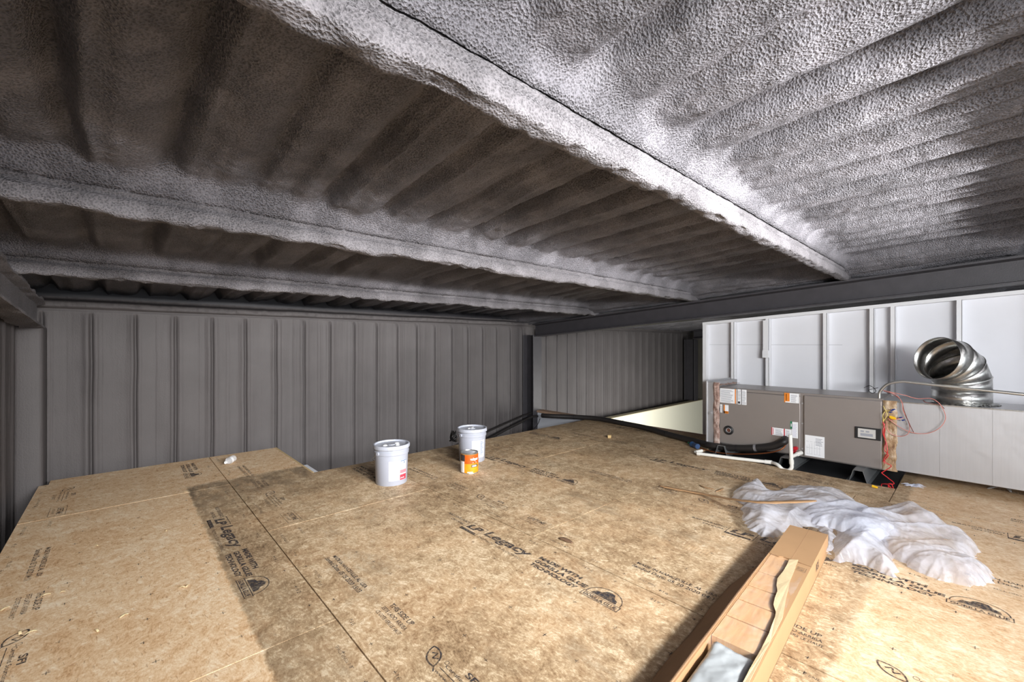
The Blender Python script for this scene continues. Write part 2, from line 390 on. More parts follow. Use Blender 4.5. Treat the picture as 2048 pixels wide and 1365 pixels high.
def stamps(o, x0, x1, y0, y1, yl):
    Y0 = yl + PITCH
    def M(dx): return lambda a, b: (x0 + b, Y0 - a, 0.0009)
    f = M(0)
    def inside(a0, a1, off=1.0): return y0 < Y0 - a1 and Y0 - a0 < y1 and x0 + off < x1 - 0.02 and not (x0 + off > 1.30 and Y0 - a0 > 4.2)
    P = Print(); Q = Print()
    def T(pr, s, a0, a1, b, h, **k):
        if inside(a0, a1, b): pr.text(s, a0, b, a1 - a0, h, **k)
    T(P, 'BUILD YOUR LEGACY', -0.43, -0.19, 1.025, 0.022, bold=0.03); T(P, 'ON OURS.', -0.34, -0.20, 0.985, 0.020, bold=0.03)
    if inside(-0.19, 0, 1.0):
        P.text('LP', -0.165, 0.985, 0.125, 0.058, bold=0.05, slant=0.25); P.frame(-0.185, 0.945, -0.015, 1.06, 0.004); P.quad(-0.185, 0.945, -0.03, 0.968)
    T(P, 'Legacy', 0.0, 0.385, 0.975, 0.088, bold=0.028, slant=0.2); T(P, 'PREMIUM SUB-FLOORING', 0.015, 0.40, 0.945, 0.018)
    T(P, 'MADE WITH', 0.45, 0.745, 1.035, 0.030, bold=0.05, slant=0.1); T(P, 'GORILLA GLUE', 0.455, 0.81, 0.992, 0.030, bold=0.05, slant=0.1)
    T(P, 'TECHNOLOGY', 0.46, 0.78, 0.950, 0.030, bold=0.05, slant=0.1)
    if inside(0.82, 1.02, 1.0):
        n = 18; c = 0.92
        P.line([(c + 0.095 * math.cos(math.pi * k / n), 0.985 + 0.085 * math.sin(math.pi * k / n)) for k in range(n + 1)], 0.005)
        P.poly([(c - 0.072, 0.988), (c + 0.07, 0.988), (c + 0.066, 1.01), (c + 0.045, 1.022), (c + 0.03, 1.05), (c + 0.005, 1.056), (c - 0.018, 1.045), (c - 0.028, 1.025), (c - 0.055, 1.02)])
        P.frame(c - 0.105, 0.943, c + 0.105, 0.983, 0.004); P.text('GORILLA GLUE', c - 0.092, 0.951, 0.184, 0.023, bold=0.04)
    T(P, 'MADE IN HANCEVILLE, AL  USA', -0.355, 0.075, 0.185, 0.026, bold=0.03); T(P, ('Sanded Date: 05 05 2020 15:03' if abs(x0 - Bx) < .01 else 'Sanded Date: 05 20 2020 04:11'), -0.36, 0.09, 0.148, 0.026, bold=0.02)
    T(P, 'THIS SIDE UP', 0.285, 0.48, 0.215, 0.026, bold=0.02); T(P, 'ESTE LADO ARRIBA', 0.28, 0.49, 0.180, 0.020, bold=0.01); T(P, 'CE COTE VERS LE HAUT', 0.285, 0.50, 0.148, 0.018, bold=0.01)
    if inside(0.66, 0.75, 0.2):
        L = [(0.665 + 0.0 * k, 0.2) for k in range(0)]
        tip = (0.655, 0.225); base = (0.745, 0.165)
        n = 10; A = []; B = []
        for k in range(n + 1):
            t = k / n; x = tip[0] + (base[0] - tip[0]) * t; y = tip[1] + (base[1] - tip[1]) * t; w_ = 0.028 * math.sin(math.pi * t) ** 0.8
            A.append((x + 0.55 * w_, y + 0.83 * w_)); B.append((x - 0.55 * w_, y - 0.83 * w_))
        P.line(A + B[::-1], 0.0065, True); P.line([base, (0.765, 0.150)], 0.005)
        P.line([(0.68, 0.20), (0.70, 0.215), (0.705, 0.185), (0.725, 0.20)], 0.006)
        n = 12; P.line([(0.765 + 0.009 * math.cos(k * 6.283 / n), 0.212 + 0.009 * math.sin(k * 6.283 / n)) for k in range(n)], 0.002, True)
    T(P, 'Certified Sourcing', 0.775, 1.02, 0.190, 0.020, bold=0.01); T(P, 'www.sfiprogram.org', 0.765, 1.05, 0.150, 0.018); T(P, 'SFI', 0.86, 0.93, 0.222, 0.026, bold=0.03); T(P, 'SFI-00007', 0.83, 0.97, 0.118, 0.020)
    if inside(0.765, 1.05, 0.18): P.quad(0.765, 0.178, 1.05, 0.181)
    if inside(1.21, 1.43, 0.2):
        Q.frame(1.21, 0.135, 1.43, 0.225, 0.003); Q.text('LIFETIME', 1.24, 0.175, 0.16, 0.034, bold=0.03); Q.text('LIMITED WARRANTY', 1.25, 0.150, 0.14, 0.014)
    T(Q, 'APA PR-N127', -0.90, -0.77, 0.155, 0.018)
    T(Q, 'SPACE ENDS 1/8"', -0.80, -0.64, 1.14, 0.014); T(Q, 'MILL 0062', -0.26, -0.17, 0.055, 0.016); T(Q, 'RATED SHEATHING', 0.9, 1.10, 0.045, 0.013); T(Q, 'SUBFLOOR 23/32', -0.88, -0.70, 0.045, 0.014)
    k = 0
    a = -0.95
    while a < 1.45:
        for b, tx in ((0.045, '16'), (1.155, '19.2')):
            if inside(a - 0.03, a + 0.05, b):
                plus(Q, a, b, 0.009)
                if k % 2 == 0: Q.text(tx, a + 0.016, b - 0.012, 0.016 * len(tx) * 0.8, 0.018)
        for b in (0.33, 0.6, 0.87):
            aa = a + 0.03 * math.sin(7 * a + 13 * b)
            if inside(aa - 0.02, aa + 0.02, b): plus(Q, aa, b + 0.02 * math.cos(9 * a), 0.011, 0.003)
        a += 0.2032; k += 1
    if P.V: P.build('printed_stamp', M_ink, o, f)
    if Q.V: Q.build('printed_marks', M_ink2, o, f)
for r in SH: stamps(*r)

# ------------------------------------------------------------------ roof and walls
ZR = lambda Y: CH + 0.92 - 0.065 * Y        # roof skin
ZB = lambda Y: CH + 0.72 - 0.065 * Y        # underside of the purlins
PY = (-0.63, 0.913, 2.50, 4.10)
RS = 0.3186
def ribs(X, Y, ph=0.0):
    w_ = X + 0.07 * vnoise(X * 2.0, Y * 0.9, 11) + 0.02 * vnoise(X * 6, Y * 3, 12)
    u = (w_ / RS + ph) % 1.0
    g = np.exp(-((u - 0.5) / 0.10) ** 2)              # rib cavity (upwards)
    g2 = np.exp(-((u - 0.5 - 0.21) / 0.05) ** 2)
    sag = np.cos((u - 0.0) * 2 * math.pi)
    ci = np.floor(w_ / RS + ph)
    amp = 0.45 + 1.6 * (vnoise(ci * 1.37 + 0.5, Y * 0.6, 13) + 0.5)
    off = 0.5 + 0.34 * (vnoise(ci * 2.11 + 0.3, Y * 0.3, 14))
    crk = np.exp(-((u - off - 0.12) / 0.014) ** 2) * np.clip(vnoise(ci * 3.3, Y * 1.1, 15) * 4, 0, 1)
    return (0.032 * g - 0.012 * g2 - 0.008 * sag) * amp + 0.012 * crk - 0.010 * np.exp(-((u - off - 0.06) / 0.05) ** 2)
def ceil_z(X, Y):
    near = np.zeros_like(Y)
    for p in PY: near = np.maximum(near, np.exp(-((Y - p) / 0.16) ** 2))
    near = near * np.clip(0.9 + 0.9 * vnoise(X * 3.2, Y * 0 + 3, 17), 0, 1)
    z = ZR(Y) + 1.15 * ribs(X, Y) * (1 - 0.55 * near) + 0.020 * fbm(X * 5, Y * 2.2, 21, 3) + (0.030 * fbm(X * 8, Y * 0.7, 33, 2) + 0.012 * fbm(X * 22, Y * 1.2, 35, 2)) * (1 - 0.6 * near)
    z = z - 0.17 * sstep(5.18, 5.58, X) * sstep(-0.36, -0.22, Y + 0.03 * vnoise(X * 8, Y * 0, 36)) + 0.02 * fbm(X * 30, Y * 1.5, 37, 2) * sstep(5.18, 5.4, X)
    for p in PY[1:]:
        dy = p - 0.012 - Y
        wid = 0.115 + 0.10 * vnoise(X * 3.1, X * 0 + p, 23) + 0.03 * vnoise(X * 9, X * 0 + p, 24)
        f = ZB(p) + 0.088 + np.where(dy > 0, 0.10 * (1 - np.exp(-dy / 0.05)) + 0.62 * dy * 0.11 / wid, 0.10 * (1 - np.exp(dy / 0.02)) - 2.2 * (dy + 0.03) * (dy < -0.03))
        f = f + (0.030 * fbm(X * 6, Y * 7, 25, 3) - 0.05 * np.maximum(0, vnoise(X * 7, Y * 6, 27) - 0.22)) * sstep(0.0, 0.05, dy) * 1.0
        cr = np.exp(-(np.abs(vnoise(X * 2.6, Y * 9, 28) + 0.06) / 0.018)) * sstep(0.03, 0.06, dy) * (1 - sstep(0.16, 0.24, dy)) * (vnoise(X * 1.7, Y * 0, 29) > -0.1)
        f = f + 0.022 * cr
        k = 0.035; h = np.clip(0.5 + 0.5 * (z - f) / k, 0, 1)
        z = z * (1 - h) + f * h - k * h * (1 - h)
    return z + 0.006 * fbm(X * 32, Y * 32, 31, 2)
xs = np.arange(-0.66, 5.72, 0.0125); ys = np.concatenate([np.arange(-3.4, -0.3, 0.05), np.arange(-0.3, 6.06, 0.0155)])
X, Y = np.meshgrid(xs, ys, indexing='ij')
ceiling = structure(gridmesh('ceiling', np.stack([X, Y, ceil_z(X, Y)], -1), M_ceil))
xs = np.arange(5.70, 12.4, 0.04); ys = np.arange(-3.4, 6.06, 0.05); X, Y = np.meshgrid(xs, ys, indexing='ij')
c2 = gridmesh('ceiling_far_bay', np.stack([X, Y, ceil_z(X, Y)], -1), M_ceil, ceiling)
# metal skin above the foam keeps daylight out
mb = MB(); mb.sweep([(-3.6, ZR(-3.6) + 0.10), (6.3, ZR(6.3) + 0.10), (6.3, ZR(6.3) + 0.16), (-3.6, ZR(-3.6) + 0.16)], 'X', -0.9, 12.6)
mb.build('roof_sheet', M_steel, ceiling)

def purlin(Y0, x0, x1, label, seed, step=0.0125):
    zb = ZB(Y0)
    # profile: (dy, dz from underside, lumpiness)
    pr = [(0.02, 0.19, 0), (-0.004, 0.12, .1), (-0.014, 0.100, .2), (-0.018, 0.09, .3),
          (-0.006, 0.081, .2), (-0.010, 0.074, .2), (-0.022, 0.066, .2), (-0.024, 0.05, .3), (-0.024, 0.033, .3), (-0.025, 0.014, .5), (-0.021, 0.003, .8), (-0.012, -0.001, 1.0), (0.0, -0.002, 1.0), (0.012, -0.002, 1.0), (0.024, -0.002, 1.0),
          (0.040, -0.001, 1.0), (0.050, 0.004, .9), (0.054, 0.014, .6), (0.05, 0.03, .4), (0.045, 0.06, .4), (0.045, 0.1, .4), (0.05, 0.14, .4), (0.055, 0.24, 0)]
    # refine
    pts = []
    for (a, b) in zip(pr[:-1], pr[1:]):
        L = math.hypot(a[0] - b[0], a[1] - b[1]); n = max(1, int(L / 0.014))
        for k in range(n): t = k / n; pts.append([a[i] * (1 - t) + b[i] * t for i in range(3)])
    pts.append(list(pr[-1])); pts = np.array(pts)
    xs = np.arange(x0, x1 + step, step); s_ = np.cumsum(np.r_[0, np.hypot(np.diff(pts[:, 0]), np.diff(pts[:, 1]))])
    Xg, Sg = np.meshgrid(xs, s_, indexing='ij')
    lump = pts[:, 2][None, :]
    tang = np.gradient(pts[:, :2], axis=0); nrm = np.stack([tang[:, 1], -tang[:, 0]], -1); nrm /= np.linalg.norm(nrm, axis=1)[:, None] + 1e-9
    d = lump * (0.020 * fbm(Xg * 7, Sg * 9, seed, 3) + 0.010 * vnoise(Xg * 22, Sg * 26, seed + 7)) + 0.006 * vnoise(Xg * 55, Sg * 60, seed + 9)
    cav = lump * 0.9 * np.maximum(0, vnoise(Xg * 6.5, Sg * 5, seed + 15) - 0.22) * 0.10
    d = d + cav
    wob = 0.010 * vnoise(Xg * 2.5, Xg * 0, seed + 20)
    Yg = Y0 + pts[:, 0][None, :] + nrm[:, 0][None, :] * d * -1
    Zg = zb + pts[:, 1][None, :] + nrm[:, 1][None, :] * d * -1 + wob * np.clip(1 - pts[:, 1] / 0.2, 0, 1)[None, :]
    Yg = Yg + np.zeros_like(Xg); Zg = Zg - 0.065 * (Yg - Y0) * 0.5
    o = gridmesh('roof_purlin', np.stack([Xg, Yg, Zg], -1), M_beamfoam)
    return tag(o, label, 'roof beam', 'foam-coated purlins across the roof')
purlin(PY[1], -0.6, 5.66, 'largest grey foam-coated roof purlin, running from top left to the right end', 41)
purlin(PY[2], -0.6, 5.66, 'middle foam-coated roof purlin, pale face below a ragged crack', 51)
purlin(PY[3], -0.6, 5.66, 'thin far foam-coated purlin, last one before the back wall', 61)
mb = MB(); mb.box((-0.6, -0.66, ZB(-.63)), (5.66, -0.57, ZR(-.63) + 0.03), 0.012, seg=2)
# (purlin behind the camera: out of the frame, it throws the shade over the right end of the roof)
structure(mb.build('trim_5', M_beamfoam))

def wallprof(u, seed):
    """ribbed sprayed sheet, u along the wall; positive = towards the room"""
    k = u / RS; f = k % 1.0; c = np.floor(k)
    g = -0.036 * np.exp(-((f - 0.5) / 0.034) ** 2) + 0.012 * np.exp(-((f - 0.40) / 0.07) ** 2) + 0.004 * np.exp(-((f - 0.62) / 0.06) ** 2)
    rr = np.random.RandomState(seed).rand(400)
    ci = np.clip(c.astype(int) + 20, 0, 399)
    g = g + (rr[ci] - 0.5) * 0.008
    for q in range(3):
        pos = (rr[(ci * 3 + q) % 400] * 0.9 + 0.05)
        g = g - 0.0035 * np.exp(-((f - pos) / 0.018) ** 2)
    g = g + 0.012 * np.cos((f) * 2 * math.pi) * -0.35
    return g
# back wall, both bays
YW = 5.72
xs = np.arange(-0.70, 12.4, 0.006); zs = np.concatenate([[-2.9], np.arange(-0.8, 1.50, 0.045), np.arange(1.50, 1.66, 0.010)])
X, Z = np.meshgrid(xs, zs, indexing='ij')
d = wallprof(X - 0.117 + 0.5 * RS + 0.006 * vnoise(Z * 3, X * 2, 5), 3) * (1 - sstep(CH + 0.24, CH + 0.31, Z)) + 0.006 * fbm(X * 9, Z * 2, 71, 3)
zc = Z - (CH + 0.322 + 0.008 * vnoise(X * 3, X * 0, 77))
band = 0.06 * sstep(0.0, 0.02, zc) - 0.02 * np.exp(-(zc / 0.006) ** 2) - 0.10 * sstep(0.065, 0.10, zc) + 0.02 * fbm(X * 12, Z * 10, 78, 3) * sstep(0, 0.02, zc)
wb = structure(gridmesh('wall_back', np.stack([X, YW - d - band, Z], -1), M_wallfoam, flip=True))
mb = MB(); mb.box((-0.9, 6.05, -2.9), (12.6, 6.12, 2.0)); mb.build('wall_back_sheet', M_steel, wb)
# left wall
ys = np.arange(-3.4, 6.05, 0.008); zs = np.concatenate([[-2.9], np.arange(-0.6, 2.4, 0.05)])
Y, Z = np.meshgrid(ys, zs, indexing='ij')
d = wallprof(Y * 1.0, 8) * 0.8 + 0.006 * fbm(Y * 9, Z * 2, 81, 3)
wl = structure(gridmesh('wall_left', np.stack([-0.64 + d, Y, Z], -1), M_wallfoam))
mb = MB(); mb.box((-0.9, -3.5, -2.9), (-0.82, 6.1, 2.6)); mb.build('wall_left_sheet', M_steel, wl)
# far end wall, lower floor
mb = MB(); mb.box((12.4, -3.5, -2.9), (12.5, 6.1, 2.4)); structure(mb.build('wall_far', M_wallfoam2))
mb = MB(); mb.box((-0.9, -3.6, -2.96), (12.6, 6.1, -2.9)); structure(mb.build('floor_ground', pm('concrete', (120, 118, 112), 0.8, var=0.2)))

# frames: rafters (I sections) and columns
def ibeam_rafter(name, x0, x1, label, mat, ya=-3.3, yb=5.5, lump=0.0):
    zb = lambda Y: CH + 0.13 - 0.066 * (Y - 5.45); h = 0.235; xm = (x0 + x1) / 2
    ft = 0.018; wt = 0.02
    prof = [(x0, 0), (x1, 0), (x1, ft), (xm + wt, ft + 0.012), (xm + wt, h - ft - 0.012), (x1, h - ft), (x1, h), (x0, h), (x0, h - ft), (xm - wt, h - ft - 0.012), (xm - wt, ft + 0.012), (x0, ft)]
    # subdivide the outline
    P = []
    n = len(prof)
    for i in range(n):
        a = prof[i]; b = prof[(i + 1) % n]; m = max(1, int(math.hypot(a[0] - b[0], a[1] - b[1]) / 0.02))
        for k in range(m): t = k / m; P.append((a[0] * (1 - t) + b[0] * t, a[1] * (1 - t) + b[1] * t))
    P = np.array(P); ys = np.arange(ya, yb, 0.03)
    Yg, Pi = np.meshgrid(ys, np.arange(len(P)), indexing='ij')
    cx, cz = xm, h / 2
    dx = P[Pi, 0] - cx; dz = P[Pi, 1] - cz
    k = 1 + lump * 0.5 * fbm(Yg * 7 + 3 * dz, dx * 9 + dz * 7, 91, 3)
    Xg = cx + dx * k; Zg = zb(Yg) + cz + dz * k
    o = gridmesh(name, np.stack([Xg, Yg, Zg], -1), mat, smooth=True, closed=True)
    try: o.data.set_sharp_from_angle(angle=R(50))
    except Exception: pass
    return tag(o, label, 'steel rafter')
ibeam_rafter('steel_rafter', -0.62, -0.475, 'foam-coated end rafter sloping down the left wall into the corner', M_beamfoam, lump=0.35)
ibeam_rafter('steel_rafter', 5.55, 5.76, 'smooth dark painted rafter above the white stud wall', M_steel, lump=0.0)
ibeam_rafter('steel_rafter', 11.8, 12.0, 'far dark rafter seen in the next bay beside the white wall edge', M_steel, yb=5.4)
def column(x0, x1, y0, y1, z1, label, mat, zl=-2.9):
    mb = MB(); xm = (x0 + x1) / 2
    mb.box((x0, y0, zl), (x1, y0 + 0.02, z1), 0.004); mb.box((x0, y1 - 0.02, zl), (x1, y1, z1), 0.004); mb.box((xm - 0.01, y0 + .02, zl), (xm + 0.01, y1 - .02, z1))
    return tag(mb.build('steel_column', mat), label, 'steel column')
column(5.53, 5.75, 5.44, 5.72, CH + 0.16, 'dark steel column in the right corner under the rafter end', M_steel)
column(11.78, 12.0, 5.3, 5.6, CH + 0.12, 'far dark column standing in the next bay', M_steel, -0.384)
mb = MB(); mb.box((-0.66, 5.42, -2.9), (-0.485, 5.72, CH + 0.16), 0.03, seg=3)
tag(mb.build('steel_column', M_wallfoam, smooth=True), 'foam-coated column in the left corner of the loft', 'steel column')

# ------------------------------------------------------------------ white stud wall on the right
M_wboard = pm('wall_board', (232, 233, 238), 0.65, var=0.05, vscale=2)
M_stud = pm('stud_paint', (234, 234, 236), 0.5, 0.0, var=0.04)
M_studside = M_stud
ztop = lambda Y: CH + 0.292 - 0.066 * (Y - 2.5) - 0.004
XS = 5.80
wr = MB()
mb = wr; mb.sweep([(2.50, -2.9), (2.50, ztop(2.5)), (-3.4, ztop(-3.4)), (-3.4, -2.9)], 'X', XS + 0.09, XS + 0.10)
wr = structure(wr.build('wall_right', M_wboard))
def stud(ya, w_=0.036, zb_=-0.3):
    mb = MB(); z1 = ztop(ya) - 0.03
    mb.box((XS, ya - w_, zb_), (XS + 0.003, ya, z1)); mb.box((XS, ya - w_, zb_), (XS + 0.089, ya - w_ + 0.003, z1)); mb.box((XS + .086, ya - w_, zb_), (XS + 0.089, ya, z1))
    o = mb.build('wall_stud', M_stud, wr); o['kind'] = 'structure'; return o
for x_ in (1462, 1531, 1646, 1739, 1781, 1913): stud(pxX(x_, 700, XS).y)
for y_ in (-0.35, -0.75, -1.16): stud(y_)
mb = MB(); mb.box((XS, 2.455, -2.9), (XS + 0.092, 2.50, ztop(2.5) - 0.02)); mb.build('end_stud', M_stud, wr)
mb = MB(); mb.sweep([(2.50, ztop(2.5)), (-3.4, ztop(-3.4)), (-3.4, ztop(-3.4) - 0.035), (2.50, ztop(2.5) - 0.035)], 'X', XS - 0.004, XS + 0.1); mb.build('top_track', M_stud, wr)
p = pxX(1527, 700, XS); q = pxX(1536, 729, XS)
mb = MB(); mb.box((XS - 0.02, q.y - 0.005, CH - 0.17), (XS, p.y + 0.0, ztop(p.y) - 0.05)); mb.box((XS - 0.024, q.y - 0.01, CH - 0.17), (XS, p.y + 0.008, CH - 0.08), 0.003)
mb.build('conduit_strap', M_stud, wr)
# board joints
mb = MB(); mb.box((XS + 0.0885, 1.0, 1.515 - 0.32), (XS + 0.0905, 2.45, 1.519 - 0.32)); mb.box((XS + 0.0885, 2.18, 0.95), (XS + 0.0905, 2.184, 1.195)); mb.build('board_joint', pm('joint', (180, 182, 186), 0.7), wr)
# lower walls next to the void
M_cream = pm('cream_board', (240, 238, 218), 0.7); M_wwhite = pm('white_board', (216, 220, 228), 0.7)
mb = MB(); mb.box((5.90, 5.30, -2.9), (12.3, 5.42, -0.40)); structure(mb.build('wall_cream', M_cream))
mb = MB(); mb.box((5.90, 5.28, -0.40), (12.3, 5.44, -0.385)); structure(mb.build('trim_1', pm('cream_cap', (200, 190, 160), 0.7)))
mb = MB(); mb.box((5.64, 2.12, -2.9), (5.76, 5.44, -0.045)); low = structure(mb.build('wall_low', M_wwhite))
mb = MB(); mb.box((5.615, 2.12, -0.045), (5.775, 5.44, -0.007), 0.003); structure(mb.build('trim_2', pm('plate_wood', (172, 142, 118), 0.75, var=0.3, vscale=20, vec_scale=(4, .4, 4))))
mb = MB(); mb.box((1.345, 4.05, -2.9), (1.44, 4.72, -0.05), 0.003); structure(mb.build('trim_3', M_wwhite))
# thin ledge frame of the notch edge
mb = MB(); mb.box((1.325, 4.22, -0.20), (1.345, 5.52, 0.001)); structure(mb.build('trim_4', pm('rim_wood', (198, 172, 128), .8)))


def pxY(x, y, Y):
    t = (x - 1024) / FPX
    D = Y / (cs - t * sn); l = t * D
    return Vector((l * cs + D * sn, Y, CH - (y - HZ) * D / FPX))

# ------------------------------------------------------------------ air handler
M_cab = pm('cabinet_paint', (150, 143, 139), 0.36, 0.35, var=0.06, vscale=3)
M_galv = NT('galvanised'); 
_v = M_galv.noise(6, 4, 0.6, M_galv.mapping((1, 14, 0.5)))
M_galv.l(M_galv.mix(1.0, lin((186, 186, 188)), M_galv.ramp(_v, [(0.3, 0.95), (0.7, 1.0)]), 'MULTIPLY'), M_galv.b.inputs['Base Color'])
M_galv.b.inputs['Metallic'].default_value = 0.6; M_galv.b.inputs['Roughness'].default_value = 0.45
M_galv.bump(M_galv.noise(4, 3, 0.5), 0.25, 0.02); M_galv = M_galv.m
M_bright = NT('bright_duct'); _v = M_bright.voro(60, out='Color'); _s = M_bright.n('ShaderNodeSeparateColor'); M_bright.l(_v, _s.inputs[0])
M_bright.l(M_bright.mix(1.0, lin((205, 205, 202)), M_bright.ramp(_s.outputs[0], [(0, 0.8), (1, 1.0)]), 'MULTIPLY'), M_bright.b.inputs['Base Color'])
M_bright.b.inputs['Metallic'].default_value = 1.0; M_bright.b.inputs['Roughness'].default_value = 0.3
M_bright.bump(M_bright.noise(7, 2, 0.5), 0.08, 0.006); M_bright = M_bright.m
M_black = pm('black_rubber', (30, 29, 30), 0.5); M_insul = pm('pipe_insulation', (40, 37, 36), 0.45, 0, 30, 0.4, 0.004)
M_white = pm('white_paper', (235, 236, 238), 0.6); M_orange = pm('orange_print', (222, 130, 40), 0.6); M_red = pm('red_print', (190, 50, 60), 0.6)
M_green = pm('green_print', (40, 130, 90), 0.6); M_greyp = pm('grey_print', (150, 152, 160), 0.7); M_darkp = pm('dark_print', (50, 48, 52), 0.7); M_lilac = pm('pale_print', (205, 205, 225), 0.6)
mast = NT('duct_mastic'); _n = mast.noise(26, 5, 0.75, mast.mapping((1, 1, 0.5)))
mast.l(mast.ramp(_n, [(0.3, (104, 78, 68)), (0.48, (158, 128, 116)), (0.6, (190, 170, 160)), (0.75, (214, 205, 198))]), mast.b.inputs['Base Color']); mast.b.inputs['Roughness'].default_value = 0.5
mast.bump(_n, 0.9, 0.02); M_mastic = mast.m
mast = NT('duct_mastic_tan'); _n = mast.noise(24, 5, 0.75, mast.mapping((1, 1, 0.35)))
mast.l(mast.ramp(_n, [(0.3, (110, 76, 50)), (0.48, (170, 140, 105)), (0.6, (196, 176, 150)), (0.72, (222, 214, 204))]), mast.b.inputs['Base Color']); mast.b.inputs['Roughness'].default_value = 0.45
mast.bump(_n, 0.9, 0.02); M_mastic2 = mast.m
XF = 4.97
yl = pxX(1438, 800, XF).y; yr = pxX(1766, 800, XF).y; z0, z1 = 0.088, 0.722
ah = tag(empty('air_handler', (5.24, (yl + yr) / 2, 0.0)), 'long taupe metal air handler lying on brackets before the white stud wall', 'air handler')
mb = MB(); mb.box((XF + 0.012, yr, z0), (5.53, yl, z1), 0.004); mb.build('cabinet', M_cab, ah)
def on_face(mb, x0, x1, za, zb_, d0, d1, bev=0.0):
    ya = pxX(x1, 800, XF).y; yb = pxX(x0, 800, XF).y
    mb.box((XF - d1, ya, za), (XF + d0, yb, zb_), bev, seg=2)
mb = MB(); on_face(mb, 1439, 1601, z0 + 0.01, z1 - 0.035, 0.012, 0.008, 0.007); p1 = mb.build('access_panel', M_cab, ah)
mb = MB(); on_face(mb, 1608, 1764, z0 + 0.01, z1 - 0.02, 0.012, 0.008, 0.007); p2 = mb.build('access_panel', M_cab, ah)
mb = MB(); on_face(mb, 1439, 1600, z1 - 0.033, z1 - 0.005, 0.012, 0.004, 0.003); mb.build('top_rail', M_cab, ah)
for z_ in (0.62, 0.42, 0.17): q = pxX(1604.3, 800, XF); mb = MB(); mb.tube([(XF + 0.012, q.y, z_), (XF - 0.002, q.y, z_)], 0.007, 8); mb.build('screw', M_galv, ah)
def zat(x, y): return pxX(x, y, XF).z
XL = XF - 0.0095
class Lab:
    def __init__(s, x0, y0, x1, y1):
        s.ya = pxX(x0, 800, XL).y; s.yb = pxX(x1, 800, XL).y; s.zt = pxX(x0, y0, XL).z; s.zb = pxX(x0, y1, XL).z; s.parts = []
        s.W = s.ya - s.yb; s.H = s.zt - s.zb
    def build(s, name, base, parent, marks=()):
        mb = MB(); mb.box((XL, s.yb, s.zb), (XL + 0.001, s.ya, s.zt)); o = mb.build(name, base, parent)
        by = {}
        for (a0, b0, a1, b1, m) in marks: by.setdefault(m.name, (m, Print()))[1].quad(a0, b0, a1, b1)
        for m, P in by.values(): P.build('label_print', m, o, lambda a, b: (XL - 0.0006, s.ya - a * s.W, s.zb + b * s.H))
        return o
def lines(a0, a1, b0, b1, n, m=None, t=0.4, seed=1):
    rr = random.Random(seed); h = (b1 - b0) / n
    return [(a0, b0 + i * h, a0 + (a1 - a0) * rr.uniform(0.7, 1), b0 + i * h + h * t, m or M_greyp) for i in range(n)]
Lab(1440, 777, 1473, 805).build('label', M_white, p1, lines(0.05, 0.85, 0.05, 0.95, 12) + [(0.9, 0, 0.97, 1, M_orange)])
Lab(1475, 779, 1493, 809).build('label', M_white, p1, [(0.40, 0.0, 0.47, 1, M_darkp)] + lines(0.5, 0.95, 0.05, 0.95, 12, seed=2) + lines(0.05, 0.35, 0.3, 0.95, 8, seed=3) + [(0.05, 0.05, 0.3, 0.2, M_darkp)])
Lab(1568.5, 786, 1598, 805).build('label', M_white, p1, [(0, 0, 0.08, 1, M_orange), (0.08, 0.12, 0.37, 1, M_orange)] + lines(0.45, 0.9, 0.08, 0.9, 8, seed=4) + [(0.12, 0.2, 0.16, 0.9, M_darkp)])
Lab(1440, 809, 1444.3, 825).build('label', M_white, p1, lines(0.1, 0.9, 0.1, 0.9, 6, seed=5))
Lab(1447.5, 810, 1457, 827).build('label', M_white, p1, [(0, 0, 0.25, 1, M_orange), (0, 0, 1, 0.28, M_orange), (0.3, 0.1, 0.8, 0.18, M_darkp)])
Lab(1543, 855, 1583, 870).build('label', M_white, p1, [(0, 0, 0.04, 1, M_red), (0.07, 0.1, 0.1, 0.9, M_red), (0.62, 0, 0.68, 1, M_red)] + lines(0.2, 0.58, 0.1, 0.9, 6, seed=6) + lines(0.72, 0.95, 0.1, 0.9, 6, seed=8))
Lab(1583.5, 844, 1596, 876).build('label', M_white, p1, lines(0.1, 0.9, 0.1, 0.9, 10, M_lilac, seed=7))
Lab(1580.5, 843, 1584.5, 858).build('label', M_green, p1, [(0.3, 0.3, 0.7, 0.7, M_white)])
Lab(1610, 870, 1649, 911).build('label', M_white, p2, [(0.06 + 0.2 * i, 0.1 + 0.3 * j, 0.20 + 0.2 * i, 0.108 + 0.3 * j, M_greyp) for i in range(4) for j in range(3)] + [(0.1 + 0.13 * i, 0.1, 0.108 + 0.13 * i, 0.5 + 0.07 * (i % 4), M_greyp) for i in range(6)] + lines(0.55, 0.95, 0.55, 0.92, 6, seed=9))
# control window
a = pxX(1710, 853, XL); b = pxX(1762, 858, XL); zt = a.z; zb_ = pxX(1710, 876, XL).z
mb = MB(); mb.box((XL - 0.012, b.y, zb_), (XL + 0.002, a.y, zt), 0.004, seg=2); o = mb.build('display_frame', M_black, p2)
mb = MB(); mb.box((XL - 0.014, b.y + 0.035, zb_ + 0.012), (XL - 0.011, a.y - 0.022, zt - 0.012), 0.001); o2 = mb.build('display_window', pm('display', (196, 194, 190), 0.3), p2)
P = Print()
for x_ in (0.15, 0.45): P.quad(x_, 0.62, x_ + 0.2, 0.8)
P.quad(0.15, 0.2, 0.85, 0.5); 
W_ = a.y - b.y - 0.057; H_ = zt - zb_ - 0.024
P.build('display_print', M_greyp, o2, lambda p, q: (XL - 0.0146, a.y - 0.022 - p * W_, zb_ + 0.012 + q * H_))
